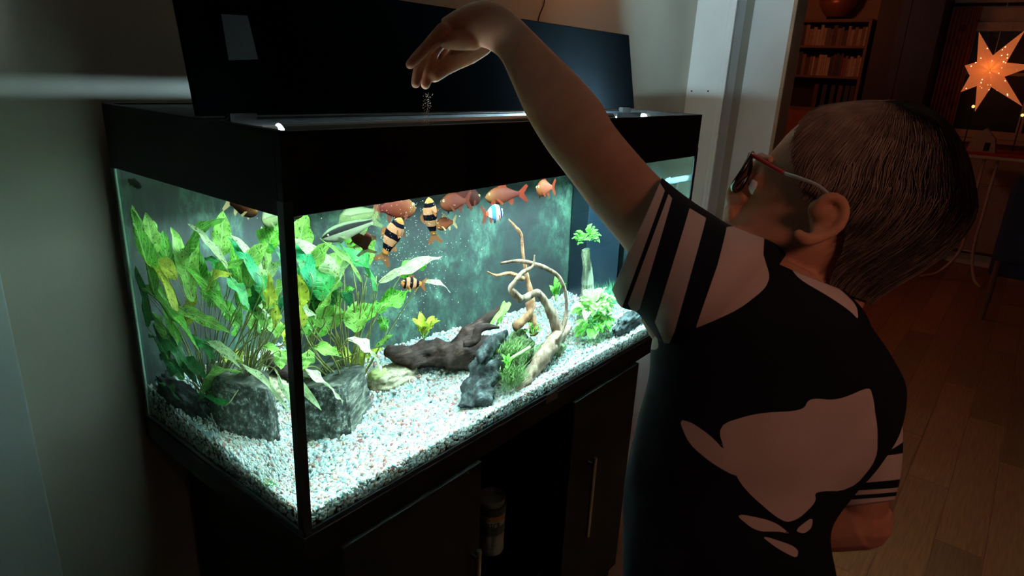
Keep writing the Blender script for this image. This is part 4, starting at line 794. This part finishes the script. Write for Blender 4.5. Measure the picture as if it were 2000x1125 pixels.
# radiator under the window and a dark chair
rd = thing('radiator', 'pale panel radiator under the window behind the table', 'radiator', (FX - .09, -.6, .12)); keep(box('panel', (FX - .12, -1.3, .14), (FX - .06, -.05, .70), plain('radiator_paint', (.42, .30, .24), .5), bevel=.006), rd)
for y in (-1.1, -.2): keep(box('foot', (FX - .10, y, 0), (FX - .08, y + .02, .1395), m_frame), rd)
ch = thing('armchair', 'dark blue upholstered chair at the right edge of the picture', 'chair', (4.75, -.83, 0)); m_ch = plain('upholstery_navy', (.035, .035, .07), .9, bump=.1)
keep(box('backrest', (4.60, -1.10, .40), (4.70, -.60, .93), m_ch, bevel=.03), ch); keep(box('seat', (4.701, -1.10, .28), (5.18, -.60, .45), m_ch, bevel=.025), ch)
for x in (4.64, 5.12):
    for y in (-1.06, -.64): b = MB(); b.tube([(x, y, 0), (x, y, .30 if x > 5 else .41)], .016, 8); keep(b.build('leg', m_pine), ch)
# thin cable on the wall above the lid
b = MB(); b.tube(bez([hit(1066, -40, 1, WALLY - .004), hit(1063, 5, 1, WALLY - .004), hit(1054, 30, 1, WALLY - .004), hit(1050, 60, 1, WALLY - .004), hit(1052, 160, 1, WALLY - .004)], 6), .0016, 6); o = b.build('cable', m_blk, smooth=True); tag(recentre(o), 'thin dark cable hanging on the wall above the lid', 'cable')
# ================================================================== PERSON
Rt, Uc, Bk = M[:, 0], M[:, 1], M[:, 2]
def norm(v): v = np.asarray(v, float); return v / np.linalg.norm(v)
class Loft:
    """rings given by two outline points of a limb; the third axis goes away from the eye"""
    def __init__(s, rows, n=40, m=90, egg=0.0):
        s.egg = egg
        # row: (uA, vA, uB, vB, depthA, depthB, half thickness)
        R = np.array(rows, float); t = np.linspace(0, 1, len(R)); tt = np.linspace(0, 1, m); P = bez(np.column_stack([R]), 16)
        tp_ = np.linspace(0, 1, len(P)); Q = np.column_stack([np.interp(tt, tp_, P[:, i]) for i in range(R.shape[1])])
        s.A = np.array([at(q[0], q[1], q[4]) for q in Q]); s.B = np.array([at(q[2], q[3], q[5]) for q in Q]); s.r2 = Q[:, 6]; s.n = n; s.m = m
        s.C = (s.A + s.B) / 2; s.H = (s.B - s.A) / 2; ax = np.gradient(s.C, axis=0)
        s.W = []
        for i in range(m):
            h = norm(s.H[i]); v_ = norm(CP - s.C[i]); s.W.append(norm(v_ - h * (v_ @ h)))
        s.W = np.array(s.W)
    def ring(s, i, off=0.0, n=None):
        n = n or s.n; a = np.linspace(0, 2 * math.pi, n, endpoint=False)[:, None]; h = s.H[i]; L = np.linalg.norm(h)
        return s.C[i] - np.cos(a) * h / L * (L + off) + np.sin(a) * s.W[i] * (s.r2[i] + off) * (1 - s.egg * np.cos(a))
    def rings(s, off=0.0, n=None, i0=0, i1=None): return [s.ring(i, off, n) for i in range(i0, i1 or s.m)]
def chain(pts, rad, sub=6): P = bez([at(*p) for p in pts], sub); return P, np.interp(np.linspace(0, 1, len(P)), np.linspace(0, 1, len(rad)), rad)
b = MB()
def addtube(pts, rad, n=14):
    P, R = chain(pts, rad); b.tube(P, R, n); b.sphere(P[-1], R[-1] * 1.0, 12, 8); b.sphere(P[0], R[0], 10, 6)
armL = Loft([(1430, 445, 1335, 640, .600, .615, .042), (1350, 400, 1262, 545, .625, .625, .040), (1291, 352, 1214, 478, .655, .655, .038), (1240, 298, 1160, 412, .685, .685, .037), (1196, 244, 1106, 340, .715, .715, .036),
             (1171, 200, 1066, 288, .745, .745, .036), (1126, 148, 1030, 228, .785, .785, .034), (1075, 98, 1003, 168, .825, .825, .030), (1030, 53, 980, 118, .86, .86, .026), (1000, 24, 958, 98, .895, .895, .025), (966, 6, 938, 90, .92, .92, .027),
             (928, 6, 912, 86, .935, .935, .031), (890, 24, 884, 86, .945, .945, .034), (862, 44, 866, 84, .950, .950, .033)], 32, 110)
b.loft(armL.rings())
addtube([(866, 60, .918), (834, 92, .915), (816, 110, .914), (801, 126, .914)], [.0115, .0088, .0080, .0066])        # little finger
addtube([(866, 66, .937), (834, 98, .937), (819, 130, .937), (812, 163, .937)], [.0115, .0090, .0080, .0070])        # ring finger
addtube([(868, 72, .956), (848, 100, .957), (838, 134, .956), (831, 165, .956)], [.0115, .0090, .0082, .0072])       # middle finger
addtube([(872, 76, .975), (864, 104, .977), (858, 130, .975), (848, 152, .972)], [.0112, .0088, .0080, .0070])       # forefinger
addtube([(938, 80, .950), (912, 100, .957), (885, 120, .960), (866, 134, .958), (850, 147, .955)], [.022, .020, .0145, .0118, .0098])   # thumb from its side of the palm
addtube([(925, 78, .925), (890, 80, .925), (872, 82, .925)], [.014, .013, .010])                                     # heel and edge of the palm
head = Loft([(1702, 195, 1738, 195, .625, .622, .005), (1650, 203, 1775, 206, .63, .62, .026), (1600, 216, 1822, 240, .64, .61, .055), (1550, 250, 1852, 294, .65, .605, .069), (1510, 294, 1866, 350, .66, .60, .074), (1480, 333, 1872, 402, .665, .60, .075),
             (1468, 368, 1852, 448, .668, .60, .073), (1452, 402, 1815, 490, .668, .60, .069), (1430, 430, 1765, 528, .668, .60, .064), (1406, 462, 1722, 556, .668, .605, .056), (1412, 496, 1695, 585, .665, .61, .050),
             (1475, 522, 1682, 610, .655, .615, .046), (1510, 560, 1668, 655, .65, .62, .047), (1520, 620, 1660, 720, .65, .63, .052)], 48, 100, .12)
b.loft(head.rings())
addtube([(1486, 320, .662), (1464, 350, .667), (1442, 374, .669), (1438, 384, .669)], [.007, .009, .0110, .0105]); addtube([(1450, 388, .657), (1448, 390, .680)], [.0062, .0062], 8)       ; addtube([(1462, 372, .668), (1458, 382, .669)], [.0135, .0125]); addtube([(1452, 400, .669), (1442, 416, .669), (1438, 428, .668)], [.014, .014, .013])   # nose
addtube([(1425, 530, .640), (1405, 570, .640), (1350, 600, .635)], [.046, .052, .050])   # shoulder
addtube([(1429, 412, .655), (1424, 413, .668), (1429, 412, .682)], [.0045, .0062, .0045], 8); addtube([(1430, 425, .656), (1424, 427, .668), (1430, 425, .680)], [.0045, .0060, .0045], 8)  # lips
addtube([(1408, 456, .656), (1402, 460, .668), (1408, 456, .680)], [.011, .013, .011], 8)
addtube([(1504, 312, .615), (1492, 310, .64), (1486, 307, .665)], [.004, .004, .005], 8)   # brow, cheek
# ear on the near side and its twin
def ear(sgn, d0):
    o = (lambda u, v, d: (u, v, d0 - sgn * d))
    addtube([o(1588, 432, -.006), o(1596, 404, .006), o(1618, 386, .012), o(1642, 392, .016), o(1650, 416, .017), o(1638, 444, .015), o(1608, 462, .010), o(1576, 468, .006), o(1560, 460, .001)], [.004, .0045, .0048, .0048, .0045, .0042, .0045, .0060, .0055], 8)
    addtube([o(1612, 402, .006), o(1628, 414, .010), o(1618, 438, .008), o(1592, 452, .004)], [.0035, .0042, .0040, .0035], 8)
    addtube([o(1600, 410, .001), o(1620, 424, .002), o(1604, 448, .000)], [.010, .014, .010], 12)
ear(1, .562); ear(-1, .700)
Fw = norm(-.80 * Rt + .46 * Uc - .34 * Bk); Uf = norm(.5 * Rt + .86 * Uc - Fw * (.5 * (Rt @ Fw) + .86 * (Uc @ Fw))); Sd_ = np.cross(Uf, Fw); Sd_ = Sd_ if Sd_ @ Bk > 0 else -Sd_
mid = at(1457, 352, .666)                           # bridge of the nose, just in front of it
EC = [mid + Sd_ * sg * .0165 - Fw * .017 - Uf * .006 for sg in (1, -1)]
for c_ in EC: b.sphere(c_ - Fw * .0045, .0125, 14, 10); b.sphere(c_ + Uf * .0035 - Fw * .0015, .0118, 14, 10)      # eyelids
armR = Loft([(1600, 700, 1700, 700, .68, .68, .045), (1640, 800, 1742, 800, .70, .70, .04), (1640, 880, 1735, 880, .71, .71, .036), (1640, 950, 1728, 950, .72, .72, .034), (1640, 1000, 1724, 1000, .73, .73, .033), (1640, 1036, 1700, 1046, .735, .735, .026)], 24, 40)
b.loft(armR.rings())
addtube([(1680, 1012, .735), (1600, 1024, .76), (1500, 1016, .80), (1430, 1000, .83)], [.034, .030, .025, .021])
for k_, (du, dv) in enumerate(((0, -30), (-12, -12), (-14, 6), (-8, 22))): addtube([(1430, 998 + dv * .5, .835), (1395 + du * .3, 996 + dv, .85), (1362 + du, 998 + dv, .86)], [.0115, .0095, .0078], 8)
addtube([(1440, 985, .825), (1420, 962, .825), (1400, 950, .83)], [.014, .011, .009], 8)
TR = [(1470, 478, 1612, 545, .605, .62, .050), (1404, 520, 1640, 590, .600, .63, .070), (1330, 600, 1660, 640, .600, .645, .084), (1296, 670, 1692, 695, .610, .66, .090), (1284, 740, 1716, 762, .625, .675, .092), (1260, 820, 1710, 840, .645, .69, .092),
      (1243, 900, 1678, 905, .665, .70, .090), (1236, 970, 1632, 970, .685, .715, .088), (1231, 1040, 1596, 1040, .70, .72, .087), (1225, 1125, 1612, 1128, .715, .73, .087), (1220, 1200, 1630, 1200, .73, .74, .090)]
torso = Loft(TR, 96, 170)
b.loft(torso.rings(-.012, 40))
hipL, hipR = torso.C[-1] + norm(torso.H[-1]) * -.045, torso.C[-1] + norm(torso.H[-1]) * .05
for hp, sg in ((hipL, -1), (hipR, 1)):
    P = [hp + [0, 0, .0], hp + [0, 0, -.1], [hp[0] + .01, hp[1] - .005, .42], [hp[0] + .015, hp[1] - .02, .22], [hp[0] + .015, hp[1] - .01, .075]]
    b.tube(bez(P, 6), np.interp(np.linspace(0, 1, 25), [0, .25, .5, .7, 1], [.065, .062, .045, .044, .030]), 18)
    b.tube(bez([P[-1] + np.array([.01, -.035, -.035]), P[-1] + np.array([-.01, .02, -.035]), P[-1] + np.array([-.05, .10, -.05])], 5), np.interp(np.linspace(0, 1, 11), [0, .5, 1], [.030, .036, .022]), 14)
k = N('skin'); bb = k.n('ShaderNodeBsdfPrincipled'); k.l(bb, 0, k.out, 0); tc = k.n('ShaderNodeTexCoord'); nz = k.n('ShaderNodeTexNoise'); nz.inputs['Scale'].default_value = 25; nz.inputs['Detail'].default_value = 5; k.l(tc, 'Object', nz, 'Vector')
r = k.ramp([(.3, (.40, .18, .105)), (.7, (.50, .25, .145))]); k.l(nz, 0, r, 0); k.l(r, 0, bb, 'Base Color'); bb.inputs['Roughness'].default_value = .65; bb.inputs['Specular IOR Level'].default_value = .1; bb.inputs['Subsurface Weight'].default_value = .12; bb.inputs['Subsurface Radius'].default_value = (.012, .004, .002); bb.inputs['Subsurface Scale'].default_value = .5
n2 = k.n('ShaderNodeTexNoise'); n2.inputs['Scale'].default_value = 600; k.l(tc, 'Object', n2, 'Vector'); bp = k.n('ShaderNodeBump'); bp.inputs['Strength'].default_value = .12; bp.inputs['Distance'].default_value = .001; k.l(n2, 0, bp, 'Height'); k.l(bp, 0, bb, 'Normal'); m_skin = k.m
bc_ = torso.C[-1]
man = thing('person', 'child in glasses and a black and beige shirt reaching an arm over the aquarium', 'person', (bc_[0], bc_[1], 0))
body = b.build('body_raw', m_skin)
rm = body.modifiers.new('r', 'REMESH'); rm.mode = 'VOXEL'; rm.voxel_size = .0021; sm = body.modifiers.new('s', 'SMOOTH'); sm.factor = .5; sm.iterations = 3
bpy.context.view_layer.update(); dg = bpy.context.evaluated_depsgraph_get(); me = bpy.data.meshes.new_from_object(body.evaluated_get(dg)); bpy.data.objects.remove(body)
me.shade_smooth(); me.name = 'body'; keep(link('body', me, None), man)
if not me.materials: me.materials.append(m_skin)

# ---- shirt print: beige patches and stripes on black cloth, stored on the cloth as a smooth value
def proj(X): Y = (np.atleast_2d(X) - CP) @ M; return np.stack([1000 + F * Y[:, 0] / -Y[:, 2], 562.5 - F * Y[:, 1] / -Y[:, 2]], 1)
def sdf(P, poly, soft=True):
    poly = np.array(poly, float)
    for _ in range(2 if soft else 0): nx = np.roll(poly, -1, 0); poly = np.stack([poly * .8 + nx * .2, poly * .2 + nx * .8], 1).reshape(-1, 2)
    d = np.full(len(P), 1e9); ins = np.zeros(len(P), bool)
    for i in range(len(poly)):
        a, c = poly[i], poly[(i + 1) % len(poly)]; e = c - a; w = P - a; t = np.clip((w @ e) / (e @ e), 0, 1); d = np.minimum(d, np.linalg.norm(w - t[:, None] * e, axis=1))
        cond = ((a[1] > P[:, 1]) != (c[1] > P[:, 1])); x = a[0] + (P[:, 1] - a[1]) / (c[1] - a[1] + 1e-9) * (c[0] - a[0]); ins ^= cond & (P[:, 0] < x)
    return np.where(ins, d, -d)
PRT = [[(1360, 639), (1400, 520), (1418, 446), (1445, 440), (1490, 470), (1489, 500), (1503, 541), (1493, 566), (1443, 605)],
       [(1540, 522), (1590, 538), (1640, 568), (1672, 600), (1674, 626), (1660, 612), (1610, 578), (1560, 548)],
       [(1400, 829), (1477, 805), (1565, 800), (1577, 775), (1631, 780), (1701, 752), (1722, 782), (1724, 829), (1710, 894), (1659, 957), (1584, 957), (1586, 978), (1551, 1011), (1523, 1020), (1453, 955), (1425, 899)],
       [(1323, 817), (1351, 824), (1393, 852), (1430, 894), (1442, 931), (1393, 903), (1346, 866)],
       [(1430, 999), (1505, 1015), (1537, 1043), (1519, 1036), (1472, 1036)], [(1477, 1041), (1551, 1067), (1551, 1090), (1514, 1071)], [(1542, 1034), (1579, 1006), (1577, 1029), (1561, 1041)], [(1255, 645), (1283, 650), (1284, 684), (1255, 680)]]
SLV = [[(1270, 320), (1300, 369), (1219, 590), (1200, 640), (1130, 600), (1150, 450)], [(1307, 376), (1314, 385), (1250, 602), (1238, 612), (1227, 592)], [(1348, 404), (1380, 424), (1319, 645), (1304, 680), (1280, 628)], PRT[0]]
SLR = [[(1600, 700), (1760, 700), (1760, 862), (1700, 900), (1600, 900)], [(1600, 905), (1760, 884), (1760, 934), (1600, 950)], [(1600, 962), (1760, 950), (1760, 958), (1600, 972)], [(1600, 980), (1760, 966), (1760, 1100), (1600, 1100)]]
k = N('shirt_cloth'); bb = k.n('ShaderNodeBsdfPrincipled'); k.l(bb, 0, k.out, 0); bb.inputs['Roughness'].default_value = .9; bb.inputs['Specular IOR Level'].default_value = .15
at_ = k.n('ShaderNodeAttribute', attribute_name='print'); mr = k.n('ShaderNodeMapRange'); mr.inputs[1].default_value = -.6; mr.inputs[2].default_value = .6; k.l(at_, 'Fac', mr, 0)
r = k.ramp([(0, (.006, .006, .010)), (1, (.50, .40, .34))]); k.l(mr, 0, r, 0); k.l(r, 0, bb, 'Base Color'); tc = k.n('ShaderNodeTexCoord'); nz = k.n('ShaderNodeTexNoise'); nz.inputs['Scale'].default_value = 900; k.l(tc, 'Object', nz, 'Vector')
bp = k.n('ShaderNodeBump'); bp.inputs['Strength'].default_value = .2; bp.inputs['Distance'].default_value = .0008; k.l(nz, 0, bp, 'Height'); k.l(bp, 0, bb, 'Normal'); m_shirt = k.m
def cloth(name, lf, off, polys, parent, i0=0, i1=None, n=160, fold=.004, seed=0, closed=False, mat=None):
    rg = lf.rings(off, n, i0, i1); C = lf.C[i0:i1 or lf.m]; V = np.concatenate(rg); Cc = np.repeat(C, n, 0)
    pv = proj(V)
    for i in range(len(V)):
        q = V[i]; d = q - Cc[i]; d /= np.linalg.norm(d) + 1e-9; f_ = mn.noise(Vector((q[0] * 9 + seed, q[1] * 9, q[2] * 3.5))) * fold + mn.noise(Vector((q[0] * 26, q[1] * 26 + seed, q[2] * 9))) * fold * .45
        V[i] = q + d * f_
    bb_ = MB(); bb_.loft([V[i * n:(i + 1) * n] for i in range(len(rg))], closed); o = bb_.build(name, mat or m_shirt, smooth=True); me = o.data
    if polys is not None:
        val = np.full(len(V), -50.0)
        for p_ in polys: val = np.maximum(val, sdf(pv, p_, name == 'shirt'))
        a = me.attributes.new('print', 'FLOAT', 'POINT'); a.data.foreach_set('value', val.astype(np.float32))
    if not closed:
        s_ = o.modifiers.new('t', 'SOLIDIFY'); s_.thickness = .0016; s_.offset = -1
    return keep(o, parent)
torso.m = 170
cloth('shirt', torso, .004, PRT, man, 6, 158, 220, .010, 1)
slL = Loft([(1292, 350, 1197, 562, .640, .640, .052), (1318, 371, 1214, 594, .632, .630, .054), (1350, 395, 1246, 606, .622, .620, .056), (1384, 420, 1268, 632, .612, .612, .058), (1416, 443, 1290, 658, .603, .606, .060), (1452, 462, 1320, 668, .60, .603, .062), (1490, 480, 1360, 668, .605, .605, .060), (1530, 505, 1420, 668, .62, .62, .050)], 40, 80)
sl = cloth('shirt_sleeve', slL, .002, SLV, man, 0, None, 220, .005, 5)
slR = Loft([(1630, 740, 1705, 750, .685, .685, .044), (1640, 800, 1730, 800, .70, .70, .044), (1642, 870, 1736, 870, .71, .71, .042), (1638, 930, 1734, 930, .72, .72, .040), (1636, 990, 1728, 978, .73, .73, .039)], 30, 60)
cloth('shirt_sleeve', slR, .003, SLR, man, 0, None, 120, .003, 9)
# collar ring round the neck
nk = Loft([(1462, 492, 1640, 572, .650, .602, .054), (1450, 508, 1652, 596, .645, .602, .060)], 48, 6); cloth('collar', nk, .004, PRT[:2], man, 0, None, 120, .001, 3)
# trousers
m_tr = plain('trousers_black', (.008, .009, .012), .9, bump=.1)
tr = MB(); base = torso.rings(.004, 60, 150, 170); tr.loft(base, True)
for hp in (hipL, hipR):
    P = [hp + [0, 0, .03], hp + [0, 0, -.1], [hp[0] + .01, hp[1] - .005, .42], [hp[0] + .015, hp[1] - .02, .22], [hp[0] + .015, hp[1] - .012, .05]]
    tr.tube(bez(P, 6), np.interp(np.linspace(0, 1, 25), [0, .25, .5, .7, 1], [.078, .075, .062, .060, .056]), 24)
tro = tr.build('trousers', m_tr); rm = tro.modifiers.new('r', 'REMESH'); rm.mode = 'VOXEL'; rm.voxel_size = .006; sm = tro.modifiers.new('s', 'SMOOTH'); sm.iterations = 5; rm.use_smooth_shade = True; keep(tro, man)

# ---- hair: shell plus combed locks
th0 = np.interp(np.arange(100), np.array([0, .154, .231, .308, .385, .462, .538, .615, .692, .77, 1]) * 99, [0, 26, 38, 52, 64, 72, 97, 108, 114, 118, 118])
off = np.interp(np.arange(100), np.array([0, .1, .3, .5, .7, .80]) * 99, [.006, .010, .012, .012, .009, .004])
def hp_(i, th, o=0.0, s=1):
    i0 = int(min(max(i, 0), 98)); f_ = min(max(i - i0, 0), 1); r_ = []
    for q in (i0, i0 + 1):
        h = head.H[q]; L = np.linalg.norm(h); of = off[q] + o; r_.append(head.C[q] - math.cos(th) * h / L * (L + of) + s * math.sin(th) * head.W[q] * (head.r2[q] + of) * (1 - head.egg * math.cos(th)))
    return r_[0] * (1 - f_) + r_[1] * f_
b = MB(); I1 = 78; G_ = []
for i in range(0, I1, 1):
    t0 = math.radians(th0[i]); row = []
    for j in range(81):
        a = t0 + (2 * math.pi - 2 * t0) * j / 80; q = hp_(i, a if a <= math.pi else 2 * math.pi - a, -.002, 1 if a <= math.pi else -1)
        row.append(q + Bk * .0)
    G_.append(row)
b.grid(np.array(G_)); 
m_hair = plain('hair_ash_brown', (.15, .11, .08), .7, var=.35, scale=60, spec=.2)
hr = b.build('hair', m_hair, smooth=True); keep(hr, man)
b = MB(); rr = np.random.default_rng(5); nst = 6500
top_ = head.C[0] + norm(head.C[0] - head.C[5]) * .006
for q in range(nst):
    sgn = 1 if rr.random() < .8 else -1; a = math.radians(rr.uniform(0, 180)); istart = rr.uniform(1, 45) if rr.random() < .8 else rr.uniform(1, 10); ln = rr.uniform(18, 40); pts = []
    drift = rr.normal() * .10; lift = rr.uniform(-.0012, .0018); ok = True
    for s_ in range(8):
        i = istart + ln * s_ / 7; aa = a + drift * s_ / 7 - .12 * s_ / 7 * (1 if a < 1.6 else .2)
        if i > I1 + 2: break
        lim = math.radians(th0[min(int(i), 99)]) - .06
        if aa < lim: break
        pts.append(hp_(min(i, 98), min(aa, math.pi), lift - .0012 * (s_ / 7) ** 2, sgn))
    if len(pts) < 3: continue
    P = np.array(pts); w = rr.uniform(.00025, .0008); T_ = np.gradient(P, axis=0); nrm_ = P - head.C[min(int(istart + 10), 99)]
    Sd = np.cross(T_, nrm_); Sd /= np.linalg.norm(Sd, axis=1)[:, None] + 1e-9; ww = w * np.linspace(1, .15, len(P))[:, None]
    b.grid(np.stack([P - Sd * ww, P + Sd * ww + nrm_ / np.linalg.norm(nrm_, axis=1)[:, None] * .0006], 1))
lk = b.build('hair_locks', m_hair, smooth=True); lk.parent = hr; lk.matrix_parent_inverse = Matrix.Identity(4); lk['kind'] = 'stuff'

# ---- eyes and glasses in the frame of the face
m_ew = plain('eye_white', (.8, .78, .74), .2); m_ei = plain('eye_iris', (.12, .16, .18), .2)
gl = None
m_rim = plain('glasses_rim_black', (.012, .012, .012), .25); m_red = plain('temple_red', (.35, .02, .015), .3); m_silver = plain('temple_silver', (.55, .55, .52), .3, metal=.6)
kk = N('lens_glass'); g1_ = kk.n('ShaderNodeBsdfTransparent'); g1_.inputs[0].default_value = (.45, .5, .48, 1); g2_ = kk.n('ShaderNodeBsdfGlossy'); g2_.inputs['Roughness'].default_value = .02; fz = kk.n('ShaderNodeFresnel'); fz.inputs[0].default_value = 1.5; ms_ = kk.n('ShaderNodeMixShader'); kk.l(fz, 0, ms_, 0); kk.l(g1_, 0, ms_, 1); kk.l(g2_, 0, ms_, 2); kk.l(ms_, 0, kk.out, 0); m_lens = kk.m
gframe = None
for sg in (1, -1):
    c = mid + Sd_ * sg * .031 + Fw * .004 - Uf * .004
    a = np.linspace(0, 2 * math.pi, 33); e = lambda t: np.sign(t) * np.abs(t) ** .62
    ringp = np.array([c + Sd_ * .0235 * e(math.cos(t)) + Uf * .0165 * e(math.sin(t)) - Fw * .004 * (abs(math.cos(t))) for t in a])
    bm2 = MB(); bm2.tube(ringp, .0026, 8, False, None)
    if sg == 1:
        bm2.tube([mid + Sd_ * .0075 + Fw * .004, mid + Fw * .008 + Uf * .003, mid - Sd_ * .0075 + Fw * .004], .0017, 8)
    fr = bm2.build('glasses_rim' if gframe else 'glasses', m_rim, smooth=True)
    if gframe is None: gframe = keep(fr, man); fr['label'] = 'black rimmed glasses with red and silver temple'
    else: fr.parent = gframe; fr.matrix_parent_inverse = Matrix.Identity(4)
    ln_ = MB(); ln_.loft([ringp[:-1], ringp[:-1] - Fw * .001]); lo = ln_.build('lens', m_lens); lo.parent = gframe; lo.matrix_parent_inverse = Matrix.Identity(4)
    hinge = c + Sd_ * sg * .0245 + Uf * .011 - Fw * .004
    if sg == 1: P = [hinge, at(1523, 334, .590), at(1560, 347, .573), at(1597, 362, .562), at(1625, 385, .556)]
    else: P = [hinge, hinge - Fw * .03 - Sd_ * .006, hinge - Fw * .06 - Sd_ * .008, hinge - Fw * .10 - Sd_ * .008]
    P = bez(P, 6); t1 = MB(); t1.tube(P[:8], .0022, 8); t2 = MB(); t2.tube(P[7:], .0016, 8)
    for q, mm, nm in ((t1, m_red, 'temple_hinge'), (t2, m_silver, 'temple')): oo = q.build(nm, mm, smooth=True); oo.parent = gframe; oo.matrix_parent_inverse = Matrix.Identity(4); oo['label'] = 'red hinge piece' if nm == 'temple_hinge' else 'silver temple bar'
    ec = EC[0 if sg == 1 else 1]; q = MB(); q.sphere(ec, .0105, 16, 10); eo = keep(q.build('eye', m_ew, smooth=True), man); q = MB(); q.sphere(ec + Fw * .0070, .0050, 12, 8); io = q.build('iris', m_ei, smooth=True); io.parent = eo; io.matrix_parent_inverse = Matrix.Identity(4)
